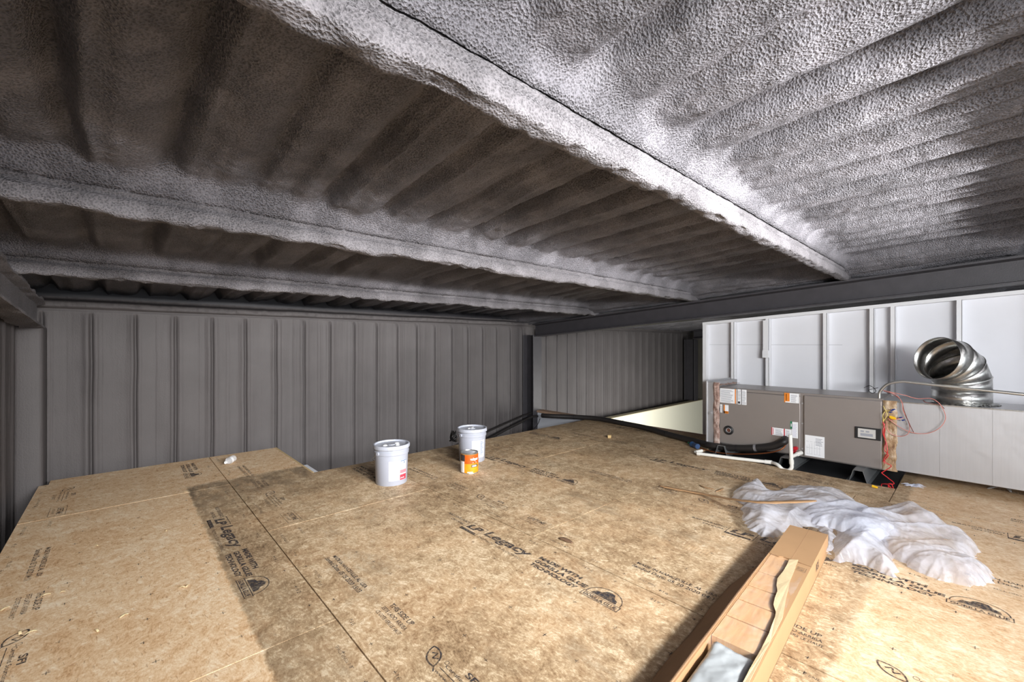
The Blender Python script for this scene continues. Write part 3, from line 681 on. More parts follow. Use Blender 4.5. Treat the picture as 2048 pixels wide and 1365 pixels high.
# round sight port
c = pxX(1457.5, 861, XL)
def ringx(mb, c, r, t, x0): mb.tube([(x0, c.y + r * math.cos(k * math.pi / 12), c.z + r * math.sin(k * math.pi / 12)) for k in range(25)], t, 8, cap=False)
mb = MB(); ringx(mb, c, 0.040, 0.011, XL - 0.004); mb.build('port_ring', M_black, p1, smooth=True)
mb = MB(); ringx(mb, c, 0.024, 0.004, XL - 0.004); mb.build('port_trim', M_galv, p1, smooth=True)
mb = MB(); mb.tube([(XL + 0.004, c.y, c.z), (XL - 0.001, c.y, c.z)], 0.030, 24); mb.build('port_plate', pm('copper_dark', (120, 80, 66), 0.4, 0.5), p1)
# return plenum collar on the left end
yp = pxX(1413, 800, 4.95).y; zp = 0.775
mb = MB(); mb.box((4.955, yl + 0.03, z0 - 0.01), (5.60, yp, zp), 0.004); mb.box((4.94, yp - 0.012, z0 - 0.02), (5.62, yp + 0.004, zp + 0.012), 0.003)
mb.tube([(4.956, (yp + yl) / 2 + .02, 0.42), (4.935, (yp + yl) / 2 + .02, 0.42)], 0.014, 12)
mb.build('return_collar', M_galv, ah)
def mastic_strip(name, ya, yb, za, zb2, X0, mat, parent, seed, top=True):
    zs = np.arange(za, zb2, 0.008); ys = np.linspace(yb, ya, 10)
    Yg, Zg = np.meshgrid(ys, zs, indexing='ij')
    e = (np.abs(Yg - (ya + yb) / 2) / (abs(ya - yb) / 2)) ** 4
    Yg = Yg + 0.012 * e * fbm(Zg * 14, Yg * 0 + 2, seed, 2)
    Xg = X0 - 0.014 * (1 - e) - 0.016 * fbm(Yg * 30, Zg * 22, seed, 3) * (1 - e)
    return gridmesh(name, np.stack([Xg, Yg, Zg], -1), mat, parent)
mastic_strip('mastic_seam', pxX(1426.5, 800, 4.95).y, pxX(1439, 800, 4.95).y, z0 - 0.01, zp + 0.0, 4.955, M_mastic, ah, 101)
xs_ = np.arange(4.96, 5.56, 0.01); ys_ = np.linspace(yl - 0.01, yl + 0.06, 8); Xg, Yg = np.meshgrid(xs_, ys_, indexing='ij')
gridmesh('mastic_seam', np.stack([Xg, Yg + 0.012 * fbm(Xg * 15, Yg * 0, 7, 2), 0.735 + 0.018 * fbm(Xg * 20, Yg * 30, 103, 3) + 0.3 * (Yg - yl)], -1), M_mastic, ah)
# ---- supply duct
yd0 = pxX(1794, 800, XF).y
duct = tag(empty('supply_duct', (5.24, -0.4, 0)), 'galvanised rectangular duct box joined to the right end of the air handler', 'duct')
mb = MB(); mb.box((XF + 0.002, -1.9, 0.108), (5.52, yd0 + 0.01, 0.706), 0.003); mb.build('duct_box', M_galv, duct)
for x_ in (1880, 1986):
    q = pxX(x_, 850, XF); mb = MB(); mb.box((XF - 0.0004, q.y, 0.112), (XF + 0.004, q.y + 0.0015, 0.702)); mb.build('duct_seam', M_galv, duct)
mb = MB(); mb.box((XF - 0.004, -1.9, 0.70), (XF + 0.012, yd0, 0.709), 0.001); mb.build('duct_flange', M_bright, duct)
mb = MB(); mb.box((XF + 0.02, yd0, 0.10), (5.52, yr, 0.705)); mb.build('duct_sleeve', M_galv, duct)
mastic_strip('mastic_seam', yr + 0.005, yd0 - 0.005, 0.095, 0.712, XF + 0.006, M_mastic2, duct, 111)
# supports: hat channels
M_hat = pm('zinc_channel', (150, 154, 156), 0.4, 0.7, var=0.1)
def hat(yc, label, x0=4.74):
    prof = [(-0.085, 0.0), (-0.060, 0.0), (-0.032, 0.098), (0.032, 0.098), (0.060, 0.0), (0.085, 0.0), (0.085, 0.003), (0.063, 0.003), (0.035, 0.101), (-0.035, 0.101), (-0.063, 0.003), (-0.085, 0.003)]
    mb = MB(); mb.sweep([(yc + p, -0.012 + q) for p, q in prof], 'X', x0, 5.50)
    return tag(mb.build('hat_channel', M_hat), label, 'metal bracket', 'hat channel brackets under the air handler')
hat(px(1572, 933).y, 'zinc hat channel under the air handler, by the white drain pipe trap', 4.80)
hat(px(1716, 962).y, 'zinc hat channel under the air handler, near the red wires', 4.80)
hat(px(1450, 905).y, 'zinc hat channel under the left end of the air handler, behind the black pipe', 4.85)
mb = MB(); mb.box((4.765, 0.46, -0.10), (5.78, 2.08, -0.014), 0.002)
tag(mb.build('drain_pan', pm('black_pan', (38, 40, 42), 0.35)), 'black drain pan sunk in the deck under the air handler', 'pan')
# ---- conduit
M_emt = pm('conduit_metal', (200, 200, 196), 0.3, 0.9)
q0 = pxX(1758, 795, 4.99); mb = MB()
pts = [Vector((5.0, q0.y + 0.0, 0.70)), Vector((5.0, q0.y, 0.76))]
pe = pxX(1798, 763, 5.0); pf = pxX(2048, 789.5, 5.0)
pts = spline([Vector((5.0, q0.y, 0.72)), Vector((5.0, q0.y - 0.005, 0.78)), Vector((5.0, q0.y - 0.05, 0.845)), Vector((5.0, pe.y + 0.03, pe.z - 0.012)), Vector((5.0, pe.y - 0.03, pe.z))], 8)
dirv = (pf - pe).normalized(); pts.append(pe + dirv * 0.3); pts.append(pf); pts.append(pf + dirv * 1.0)
mb.tube(pts, 0.0125, 12)
tag(mb.build('electrical_conduit', M_emt, smooth=True), 'thin bent metal conduit rising from the air handler and running along the duct', 'conduit')

# ------------------------------------------------------------------ adjustable round elbow
el = tag(empty('duct_elbow', (5.235, 0.085, 0.706)), 'round shiny segmented duct elbow standing open on top of the duct', 'duct elbow')
RAD = 0.178
base = Vector((5.235, 0.085, 0.708))
def ring(c, axis, u, r, nrm=None, n=56):
    """circle of radius r about the axis, slid along the axis onto the plane with normal nrm"""
    v = axis.cross(u); out = []
    for k in range(n):
        t = k * 2 * math.pi / n; d = (u * math.cos(t) + v * math.sin(t)) * r
        if nrm is not None: d = d - axis * (d.dot(nrm) / axis.dot(nrm))
        out.append(c + d)
    return out
def gore(name, r0, r1, mat):
    P = np.array([[tuple(v) for v in r0], [tuple(v) for v in r1]])
    o = gridmesh(name, P, mat, el, True, closed=True)
    m = o.modifiers.new('thick', 'SOLIDIFY'); m.thickness = 0.0016; m.offset = 0
    return o
def seam(pts, r=0.0035): mb = MB(); mb.tube(list(pts) + [pts[0]], r, 6, cap=False); return mb.build('seam_bead', M_bright, el, smooth=True)
up = Vector((0, 0, 1)); u0 = Vector((1, 0, 0))
ring0 = ring(base, up, u0, RAD + 0.002); ring1 = ring(base + up * 0.105, up, u0, RAD + 0.002)
gore('collar', ring0, ring1, M_bright); seam(ring1, 0.0022)
BD = [(-0.82, 0.57), (-0.80, 0.60), (-0.72, 0.69)]
dirs = [up]
cur = up
for (bx, by), a in zip(BD, (27, 27, 24)):
    b = Vector((bx, by, 0)).normalized(); ax = up.cross(b).normalized()
    cur = Matrix.Rotation(R(a), 3, ax) @ cur; dirs.append(cur.normalized())
cpt = base + up * 0.105; prev = ring1; u = u0
LEN = [0.10, 0.105, 0.10, 0.11]
for i in range(4):
    d = dirs[i]; nxt = cpt + d * LEN[i]
    if i < 3:
        nrm = (d + dirs[i + 1]).normalized()
        uu = (u - d * u.dot(d)).normalized()
        r1 = ring(nxt, d, uu, RAD, nrm)
    else:
        uu = (u - d * u.dot(d)).normalized(); r1 = ring(nxt, d, uu, RAD)
    gore('gore', prev, r1, M_bright); seam(r1, 0.005 if i < 3 else 0.0035)
    prev = r1; cpt = nxt; u = uu
P = Print(); n = 16
for rr_, sx in ((1.0, 1.0),): P.line([(0.019 * math.cos(k * 6.283 / n), 0.013 * math.sin(k * 6.283 / n)) for k in range(n)], 0.003, True)
P.text('CB', -0.011, -0.006, 0.022, 0.012, bold=0.02)
th0 = math.atan2(-0.05, -1) + 0.1
P.build('stamped_mark', M_white, el, lambda a, b: (base.x + (RAD + 0.0035) * math.cos(th0 + a / RAD), base.y + (RAD + 0.0035) * math.sin(th0 + a / RAD), base.z + 0.055 + b))
for (t, z) in ((0.22, 0.05), (0.22, 0.07), (-0.30, 0.065), (0.22, 0.025)):
    a = th0 + t; mb = MB(); mb.tube([(base.x + RAD * math.cos(a), base.y + RAD * math.sin(a), base.z + z), (base.x + (RAD + .008) * math.cos(a), base.y + (RAD + .008) * math.sin(a), base.z + z)], 0.0045, 8); mb.build('screw', M_galv, el)
# torn foil collar around the foot
n = 90; P3 = []
for k in range(n):
    t = k * 2 * math.pi / n
    P3.append([(base.x + (RAD + q) * math.cos(t), base.y + (RAD + q) * math.sin(t), 0.7065 + z + 0.006 * math.sin(k * 2.9 + q * 300)) for q, z in ((0.0, 0.016), (0.018, 0.010), (0.040 + 0.012 * math.sin(k * 1.7), 0.003))])
P3.append(P3[0]); o = gridmesh('foil_collar', np.array(P3), M_bright, el, False)

# ------------------------------------------------------------------ pipes
def stube(name, pts, r, mat, label, cat, n=10, seg=12, parent=None, group=None):
    mb = MB(); mb.tube(spline(pts, n), r, seg); o = mb.build(name, mat, parent, smooth=True)
    return tag(o, label, cat, group) if label else o
pz = [(1572, 878, .135), (1566, 885, .105), (1545, 893, .075), (1511, 896.5, .062), (1474, 897, .06), (1442, 894.5, .055), (1420, 891, .045), (1392, 884, .04), (1333, 868.5, .04), (1294, 857, .04), (1245, 847, .04), (1197, 838, .04), (1148, 834.5, .035), (1099, 832.5, .035), (1084, 831.5, .03)]
L = [px(*p) for p in pz]
for i in range(1, 7): L[i] = pxX(pz[i][0], pz[i][1], 4.915)
L[0] = pxX(1572, 878, 4.965)
ins = tag(empty('refrigerant_line', (L[7].x, L[7].y, 0)), 'black insulated refrigerant pipe snaking from the air handler to the right corner', 'pipe')
mb = MB(); mb.tube(spline(L, 8), 0.036, 14); mb.build('insulation', M_insul, ins, smooth=True)
L2 = [p + Vector((0.045, 0.03, -0.012)) for p in L[1:]]
mb = MB(); mb.tube(spline(L2, 8), 0.022, 12); mb.build('insulation', M_insul, ins, smooth=True)
M_tape = pm('foil_tape', (190, 190, 196), 0.3, 0.7, 40, 0.8, 0.01)
for i in (3, 4, 5):
    d = (L[i + 1] - L[i - 1]).normalized(); mb = MB(); mb.tube([L[i] - d * 0.012, L[i] + d * 0.012], 0.0372, 14); mb.build('tape_band', M_tape if i == 3 else M_black, ins, smooth=True)
for i in (8, 10, 12): d = (L[i + 1] - L[i - 1]).normalized(); mb = MB(); mb.tube([L[i] - d * 0.01, L[i] + d * 0.01], 0.0385, 12); mb.build('tie', M_black, ins)
stube('copper_line', [pxX(1575, 882, 4.965), pxX(1563, 899, 4.87), pxX(1530, 907, 4.87), pxX(1480, 909, 4.87), pxX(1430, 905, 4.87), px(1400, 896, 0.012)], 0.007, pm('copper', (190, 120, 80), 0.3, 0.9), 'thin bare copper tube under the black insulated pipe', 'pipe')
M_pvc = pm('pvc', (232, 231, 224), 0.35)
dr = tag(empty('drain_pipe', (4.7, 1.3, 0)), 'white plastic condensate drain pipe with trap on the deck edge', 'pipe')
Xp = px(1583, 934, .03).x
low = [pxX(1583, 926, Xp), pxX(1583, 936, Xp), pxX(1576, 941.5, Xp - .005), pxX(1565, 939, Xp - .005), pxX(1555, 930, Xp), px(1543, 925.5, .022)]
mb = MB(); mb.tube([pxX(1580.5, 870, Xp), pxX(1583, 926, Xp)], 0.0165, 14); mb.build('riser', M_pvc, dr, smooth=True)
mb = MB(); mb.tube(spline(low, 8), 0.0165, 14); mb.build('trap', M_pvc, dr, smooth=True)
run = [px(1543, 925.5, .022), px(1463, 916.5, .022), px(1394, 907.5, .022), px(1391, 905, .03), px(1404, 902, .04)]
mb = MB(); mb.tube(run, 0.0165, 14); mb.build('pipe_run', M_pvc, dr, smooth=True)
def coup(*tubes):
    mb = MB()
    for p_, r_ in tubes: mb.tube(p_, r_, 14)
    mb.build('coupling', M_pvc, dr, smooth=True)
d = (run[1] - run[0]).normalized(); coup(([run[0] - d * 0.005, run[0] + d * 0.06], 0.0205))
d = (low[0] - pxX(1580.5, 870, Xp)).normalized(); coup(([low[0] - d * 0.03, low[0] + d * 0.012], 0.0205))
coup(([run[2] + (run[1] - run[2]).normalized() * 0.03, run[2]], 0.0205))
q = pxX(1583, 914, Xp); e_ = pxX(1602, 906, 4.965); mb = MB(); mb.tube([q, e_], 0.0165, 14); mb.build('tee_branch', M_pvc, dr, smooth=True)
coup(([q.lerp(e_, 0.6), e_], 0.0205))
for (a, b), lab in (((1592, 897), 'upper of two round red plastic caps beside the white drain riser'), ((1589.5, 905), 'lower of two round red plastic caps beside the white drain riser')):
    q = pxX(a, b, 4.955); mb = MB(); mb.tube([(4.975, q.y, q.z), (4.93, q.y, q.z)], 0.019, 14)
    tag(mb.build('red_cap', pm('red_plastic', (190, 30, 45), 0.35)), lab, 'cap')
# line set continuing along the back wall behind the pails
Yb = 5.50
stube('refrigerant_line', [pxY(1083, 828, Yb), pxY(1062, 827, Yb), pxY(1031, 839, Yb), pxY(977, 863, Yb), pxY(930, 885, Yb - .05), pxY(880, 915, Yb - .1)], 0.013, M_insul, 'upper of two black pipes along the back wall beside the far pail', 'pipe')
stube('refrigerant_line', [pxY(1083, 833, Yb - .06), pxY(1065, 834, Yb - .06), pxY(1041, 845, Yb - .06), pxY(989, 872, Yb - .06), pxY(950, 895, Yb - .1), pxY(910, 925, Yb - .15)], 0.021, M_insul, 'lower and thicker black pipe along the back wall beside the far pail', 'pipe')
mb = MB()
for k in range(7):
    c = pxY(907, 873, 4.235); rr_ = 0.045 + 0.02 * random.random(); ph = random.random() * 6
    mb.tube([c + Vector((rr_ * math.cos(t + ph) * 0.8, 0.02 * math.sin(2 * t + ph), rr_ * math.sin(t) * 1.1 + 0.012 * math.sin(3 * t + k))) for t in np.linspace(0, 6.2, 26)], 0.005, 6)
tag(mb.build('cable_coil', M_black, smooth=True), 'black cable bundle at the deck edge behind the far pail', 'cable')
mb = MB(); mb.tube(spline([pxY(1080, 838, 5.25), pxY(1075, 850, 5.2), pxY(1066, 860, 5.1)], 6), 0.006, 6)
tag(mb.build('cable', M_black, smooth=True), 'short black cable hanging at the foot of the corner column', 'cable')
# ------------------------------------------------------------------ control wires
M_wred = pm('red_wire', (200, 40, 45), 0.4); M_wpink = pm('pale_wire', (198, 128, 118), 0.4); M_wbrown = pm('brown_wire', (110, 60, 50), 0.4); M_wyel = pm('yellow_wire', (225, 205, 120), 0.4); M_wnut = pm('blue_nut', (30, 60, 140), 0.4); M_ynut = pm('yellow_nut', (240, 190, 30), 0.4)
wr_ = tag(empty('control_wires', (4.93, 0.5, 0)), 'tangled red control wires hanging at the seam between air handler and duct', 'wires')
def z8(a, b): return (1750 + a / 5.69, 760 + b / 5.69)
def wire(pts, mat, r=0.0028, X=4.94, nm='wire'):
    Q = []
    for i, p in enumerate(pts):
        x, y = z8(*p[:2]); Q.append(pxX(x, y, X - 0.012 * math.sin(i * 2.1) - 0.006))
    mb = MB(); mb.tube(spline(Q, 7), r, 6); mb.build(nm, mat, wr_, smooth=True)
wire([(90, 120), (180, 145), (260, 190), (310, 270), (320, 350), (380, 480), (395, 560), (370, 620), (290, 645), (190, 620), (140, 560), (130, 470)], M_wpink)
wire([(100, 130), (200, 165), (300, 240), (330, 350), (390, 500), (440, 600)], M_wbrown)
wire([(130, 130), (330, 175), (480, 215), (640, 215), (740, 280), (800, 400), (790, 480), (720, 560), (600, 610), (470, 610), (360, 580), (250, 520), (150, 440)], M_wpink)
wire([(550, 235), (570, 255), (640, 270), (740, 290), (790, 330)], M_wbrown, X=4.95)
wire([(90, 480), (110, 560), (105, 640), (130, 730), (140, 830), (100, 900), (110, 960)], M_wred, 0.004)
wire([(110, 500), (90, 600), (120, 700), (110, 800), (150, 860), (90, 930)], M_wred, 0.004)
wire([(95, 470), (140, 400), (110, 330), (95, 300)], M_wyel)
wire([(95, 480), (90, 400), (120, 360), (160, 350)], M_wyel)
wire([(160, 460), (250, 450), (320, 430)], M_wpink, 0.004)
wire([(100, 900), (130, 950), (185, 985), (90, 1050), (80, 1065), (150, 1120), (215, 1185), (75, 1190), (120, 1250)], M_wred, 0.0035, 4.87)
wire([(130, 1190), (190, 1190), (215, 1290), (180, 1300), (150, 1200), (200, 1270), (110, 1280), (70, 1200)], M_wred, 0.0035, 4.78)
wire([(-120, 1190), (-40, 1200), (0, 1210), (20, 1250), (-70, 1260), (-60, 1290), (0, 1300), (110, 1290), (200, 1240)], M_wred, 0.0035, 4.78)
mb = MB()
for (a, b) in ((180, 350), (200, 340), (280, 432), (308, 462), (165, 370)):
    q = pxX(*z8(a, b), 4.925); mb = MB(); mb.tube([q, q + Vector((-0.01, -0.018, 0.006))], [0.006, 0.004], 8); mb.build('wire_nut', M_wnut, wr_)
mb = MB()
for (a, b, X_) in ((205, 436, 4.925), (-5, 1215, 4.77), (195, 425, 4.925)):
    q = pxX(*z8(a, b), X_); q = q if q.z > .012 else px(*z8(a, b), .012); mb = MB(); mb.tube([q + Vector((0, .015, 0)), q + Vector((-0.005, -0.02, -0.004))], [0.011, 0.008], 8); mb.build('wire_nut', M_ynut, wr_)
mb = MB(); mb.tube(spline([pxX(1728, 776, 5.1), pxX(1740, 772, 5.05), pxX(1752, 782, 5.02), pxX(1745, 787, 5.05), pxX(1738, 781, 5.1), pxX(1756, 776, 5.0)], 7), 0.0025, 6); mb.build('wire', M_black, wr_, smooth=True)

# ------------------------------------------------------------------ pails and paint can
M_pail = pm('pail_plastic', (160, 164, 176), 0.38); M_lid = pm('lid_plastic', (168, 172, 183), 0.34)
def wrap(P, c, r, z, ang, name, mat, parent):
    """lay a flat print round a cylinder; ang = direction (radians) of a=0"""
    return P.build(name, mat, parent, lambda a, b: (c[0] + r(z + b) * math.cos(ang + a / 0.14), c[1] + r(z + b) * math.sin(ang + a / 0.14), z + b))
def fine(P, a0, b0, a1, b1, n=14):
    for k in range(n): t0 = a0 + (a1 - a0) * k / n; t1 = a0 + (a1 - a0) * (k + 1) / n; P.quad(t0, b0, t1, b1)
def pail(c, s, label, rot, kind):
    root = tag(empty('paint_pail', c), label, 'pail', 'five gallon plastic pails')
    H = 0.335 * s; rb = 0.133 * s; rt = 0.144 * s
    rad = lambda z: rb + (rt - rb) * z / H
    mb = MB(); pr = [(0, 0.004), (rb - .012, 0.004), (rb - .004, 0.0), (rb, 0.006)]
    zz = 0.76 * H
    pr += [(rad(zz), zz), (rad(zz) + .006, zz + .004), (rad(zz) + .007, zz + .03 * s), (rad(zz) + .002, zz + .035 * s), (rad(zz) + .002, zz + .045 * s), (rad(zz) + .008, zz + .048 * s), (rad(zz) + .008, zz + .054 * s), (rad(zz) + .002, zz + .058 * s), (rt + .001, H - .006)]
    mb.lathe(pr, c, 48); mb.build('pail_body', M_pail, root, smooth=True)
    mb = MB(); lr = rt + 0.011
    mb.lathe([(lr - .004, H - .030), (lr, H - .026), (lr, H - .004), (lr - .002, H + .003), (lr - .008, H + .005), (lr - .014, H + .003), (lr - .018, H - .008), (lr - .024, H - .010), (0.035, H - .008), (0.033, H - .003), (0, H - .003)], c, 48)
    for k in range(10):
        a = k * 2 * math.pi / 10 + 0.3; mb.box((c[0] + (lr - .001) * math.cos(a) - .0015, c[1] + (lr - .001) * math.sin(a) - .0015, H - .03), (c[0] + (lr + .002) * math.cos(a) + .0015, c[1] + (lr + .002) * math.sin(a) + .0015, H - .006))
    lid = mb.build('lid', M_lid, root, smooth=True)
    for (dx, dy, r_) in (((-0.06, 0.0, .022), (0.03, -.05, .02), (0.055, 0.01, .024)) if kind == 0 else ((0.0, 0.0, .03), (0.03, 0.03, .02), (-.03, .01, .016))):
        mb = MB(); mb.lathe([(0, .009), (r_ * .5, .008), (r_ * .9, .003), (r_, 0)], (c[0] + dx, c[1] + dy, H - .009), 14); mb.build('dried_paint', M_white, lid, smooth=True)
    # bail handle
    mb = MB(); zh = zz + .02; rh = rad(zh) + .012; pts = []
    for k in range(21):
        t = k / 20 * math.pi; a = rot
        e = Vector((math.cos(a), math.sin(a), 0)); f_ = Vector((math.sin(a), -math.cos(a), 0))
        pts.append(Vector((c[0], c[1], zh)) + e * (rh * math.cos(t)) + f_ * (rh * 1.06 * math.sin(t)) + Vector((0, 0, -0.105 * s * math.sin(t))))
    mb.tube(pts, 0.0024, 8)
    h_ = mb.build('bail_handle', M_emt, root, smooth=True)
    for sgn in (1, -1):
        mb = MB(); e = Vector((math.cos(rot), math.sin(rot), 0)) * sgn; mb.tube([Vector((c[0], c[1], zh)) + e * (rad(zh) - .002), Vector((c[0], c[1], zh)) + e * (rh + .004)], 0.015, 12); mb.build('handle_ear', M_pail, root, smooth=True)
    return root, rad, H
M_bluep = pm('blue_print', (40, 90, 140), 0.6); M_redp = pm('red_block', (206, 52, 70), 0.6); M_pinkp = pm('pink_block', (226, 120, 130), 0.6); M_pink2 = pm('light_pink', (240, 190, 196), 0.6)
b1 = px(783, 964); c1 = (b1.x, b1.y, 0.0)
view1 = math.atan2(-b1.y, -b1.x)
root, rad, H = pail(c1, 1.0, 'grey-white plastic paint pail with red and white label, nearer of two', view1 - 0.85, 0)
rr1 = lambda z: rad(z) + 0.0012
P = Print(); fine(P, -0.022, 0, 0.145, 0.165); lb = wrap(P, c1, rr1, 0.045, view1, 'label', M_white, root)
rr2 = lambda z: rad(z) + 0.0020
def w1(mat, fn): P = Print(); fn(P); wrap(P, c1, rr2, 0.045, view1, 'label_print', mat, lb)
w1(M_redp, lambda P: fine(P, 0.074, 0.0, 0.145, 0.045))
w1(M_pinkp, lambda P: (fine(P, 0.074, 0.055, 0.145, 0.085)))
w1(M_pink2, lambda P: fine(P, 0.074, 0.088, 0.145, 0.115))
w1(M_bluep, lambda P: (fine(P, 0.078, 0.158, 0.145, 0.164), fine(P, 0.115, 0.135, 0.125, 0.155)))
w1(M_greyp, lambda P: [fine(P, -0.015, 0.01 + k * 0.0145, 0.055 + 0.012 * ((k * 7) % 3 - 1), 0.0125 + k * 0.0145, 4) for k in range(10)])
P = Print(); [P.quad(0.080 + k * 0.009, 0.012, 0.085 + k * 0.009, 0.018 + 0.004 * (k % 2)) for k in range(5)]; wrap(P, c1, lambda z: rad(z) + .0026, 0.045, view1, 'label_print', M_white, lb)
b2 = px(944, 920); c2 = (b2.x, b2.y, 0.0); view2 = math.atan2(-b2.y, -b2.x)
root, rad, H = pail(c2, 1.0, 'grey-white plastic paint pail with white label, farther of two, behind the can', view2 - 0.85, 1)
rr1 = lambda z: rad(z) + 0.0012; rr2 = lambda z: rad(z) + 0.0020
P = Print(); fine(P, 0.0, 0, 0.15, 0.175); lb = wrap(P, c2, rr1, 0.05, view2, 'label', M_white, root)
P = Print()
for k in range(9): fine(P, 0.085, 0.03 + k * 0.0155, 0.115 + 0.02 * ((k * 5) % 3) / 2, 0.036 + k * 0.0155, 4)
wrap(P, c2, rr2, 0.05, view2, 'label_print', M_bluep, lb)
# can
b3 = px(939, 944); c3 = (b3.x, b3.y, 0.0); view3 = math.atan2(-b3.y, -b3.x)
can = tag(empty('paint_can', c3), 'small metal paint can with a gold and orange label before the far pail', 'paint can')
mb = MB(); rc = 0.083; hc = 0.19
mb.lathe([(0, 0.003), (rc - .004, .003), (rc, 0), (rc + .001, .004), (rc - .001, .008), (rc - .001, hc - .008), (rc + .0015, hc - .004), (rc + .0015, hc), (rc - .004, hc + .001), (rc - .007, hc - .006), (rc - .018, hc - .007), (rc - .022, hc - .003), (0, hc - .003)], c3, 44)
mb.build('can_body', M_emt, can, smooth=True)
def w3(mat, fn, name='label_print', par=None, off=0.0016):
    P = Print(); fn(P)
    return P.build(name, mat, par or can, lambda a, b: (c3[0] + (rc + off) * math.cos(view3 + a / rc), c3[1] + (rc + off) * math.sin(view3 + a / rc), b))
lb = w3(pm('gold_label', (226, 150, 28), 0.4, var=0.35, vscale=30), lambda P: fine(P, -0.13, 0.009, 0.13, hc - 0.012, 30), 'label', None, 0.0006)
w3(pm('orange_label', (196, 88, 20), 0.4, var=0.25, vscale=40), lambda P: fine(P, -0.055, 0.095, 0.13, hc - 0.014, 20), 'label_print', lb, 0.0012)
w3(M_white, lambda P: fine(P, -0.115, 0.012, -0.05, 0.115, 8), 'label_print', lb)
w3(M_darkp, lambda P: (fine(P, -0.10, 0.118, -0.045, hc - 0.014, 8), fine(P, 0.018, 0.062, 0.085, 0.086, 10)), 'label_print', lb, 0.0018)
w3(M_white, lambda P: (P.text('valspar', 0.006, 0.118, 0.085, 0.034, bold=0.03), P.quad(0.03, 0.103, 0.07, 0.107)), 'label_print', lb, 0.0026)
w3(M_white, lambda P: ([P.quad(0.026 + k * 0.012, 0.067, 0.034 + k * 0.012, 0.081) for k in range(4)], fine(P, -0.02, 0.014, 0.03, 0.022, 6)), 'label_print', lb, 0.0026)

# ------------------------------------------------------------------ torn carton of planks
M_kraft = pm('kraft', (168, 132, 94), 0.75, 0, 80, 0.15, 0.001, var=0.10, vscale=4); M_kraftin = pm('kraft_inside', (172, 136, 100), 0.8, 0, 120, 0.3, 0.001, var=0.12, vscale=6)
M_ply = pm('torn_ply', (196, 176, 138), 0.9, 0, 90, 0.5, 0.002, var=0.12, vscale=30)
U0 = Vector((3.01, 0.577, 0)); du = Vector((0.9984, 0.0567, 0)); dv = Vector((-0.0567, 0.9984, 0)); BH = 0.104; BW = 0.188
def bp(u, v, z): return U0 + du * u + dv * v + Vector((0, 0, z))
def uvof(p): d = p - U0; d.z = 0; return d.dot(du), d.dot(dv)
def slab(name, pts, t, mat, parent, smooth=False):
    """polygon of 3-D points given thickness t downwards"""
    n = len(pts); V = [tuple(p) for p in pts] + [tuple(Vector(p) - Vector((0, 0, t))) for p in pts]
    F = [tuple(range(n)), tuple(range(2 * n - 1, n - 1, -1))] + [(i, i + n, (i + 1) % n + n, (i + 1) % n) for i in range(n)]
    return raw(name, V, F, mat, parent, smooth)
box = tag(empty('cardboard_carton', tuple(bp(-0.9, 0.09, 0))), 'long torn-open cardboard carton in the right foreground', 'carton')
def bbox(name, u0, u1, v0, v1, z0, z1, mat, parent):
    V = [bp(u, v, z) for z in (z0, z1) for (u, v) in ((u0, v0), (u1, v0), (u1, v1), (u0, v1))]
    return raw(name, V, [(3, 2, 1, 0), (4, 5, 6, 7), (0, 1, 5, 4), (1, 2, 6, 5), (2, 3, 7, 6), (3, 0, 4, 7)], mat, parent)
UE = -2.35
bbox('bottom_panel', UE, 0, 0, BW, 0.001, 0.005, M_kraft, box)
sp_ = bbox('side_panel', UE, 0, 0, 0.005, 0.001, BH, M_kraft, box)
bbox('side_panel', UE, 0, BW - 0.005, BW, 0.001, BH, M_kraft, box)
bbox('end_panel', -0.005, 0, 0.005, BW - .005, 0.001, BH, M_kraft, box)
def z5(a, b, z=BH): return px(1250 + a / 3.74, 1000 + b / 3.74, z)
tear = [z5(1110, 412), z5(1150, 428), z5(1185, 432), z5(1232, 447)]
tuv = [uvof(p) for p in tear]
lid = slab('lid', [bp(0, 0, BH + .004), bp(0, BW, BH + .004), bp(tuv[0][0], BW, BH + .004)] + [bp(a, min(b, BW), BH + .004) for a, b in tuv[1:]] + [bp(tuv[3][0] - .02, 0, BH + .004)], 0.004, M_kraft, box)
bbox('tape_seam', -0.50, 0.0005, 0.088, 0.0895, BH + .004, BH + .0046, M_kraftin, lid)
jag = [(1228, 450), (1213, 490), (1190, 530), (1140, 590), (1133, 640), (1140, 690), (1122, 740), (1110, 790), (1128, 840), (1122, 880), (1100, 940), (1085, 1010), (1060, 1060), (1035, 1120), (1008, 1165), (985, 1240), (972, 1300), (955, 1370), (900, 1560), (800, 1900)]
jp = [uvof(z5(a, b, BH + .008)) for a, b in jag]
fl = slab('torn_flap', [bp(a, max(b, 0.02), BH + .008 + 0.002 * math.sin(i * 1.3)) for i, (a, b) in enumerate(jp)] + [bp(jp[-1][0], 0.0, BH + .004), bp((jp[-1][0] + jp[0][0]) / 2, 0, BH + .004), bp(jp[0][0], 0.0, BH + .004)], 0.004, M_kraft, box)
inn = [(1296, 450), (1262, 540), (1236, 600), (1205, 740), (1180, 880), (1165, 960), (1130, 1070), (1080, 1200), (1015, 1365), (960, 1560), (870, 1900)]
ip = [uvof(z5(a, b, BH + .01)) for a, b in inn]
slab('torn_ply', [bp(a, max(b, 0.02), BH + .0105 + 0.002 * math.sin(i * 1.3)) for i, (a, b) in enumerate(jp)] + [bp(a, max(b, 0.006), BH + .010) for a, b in ip[::-1]], 0.002, M_ply, fl)
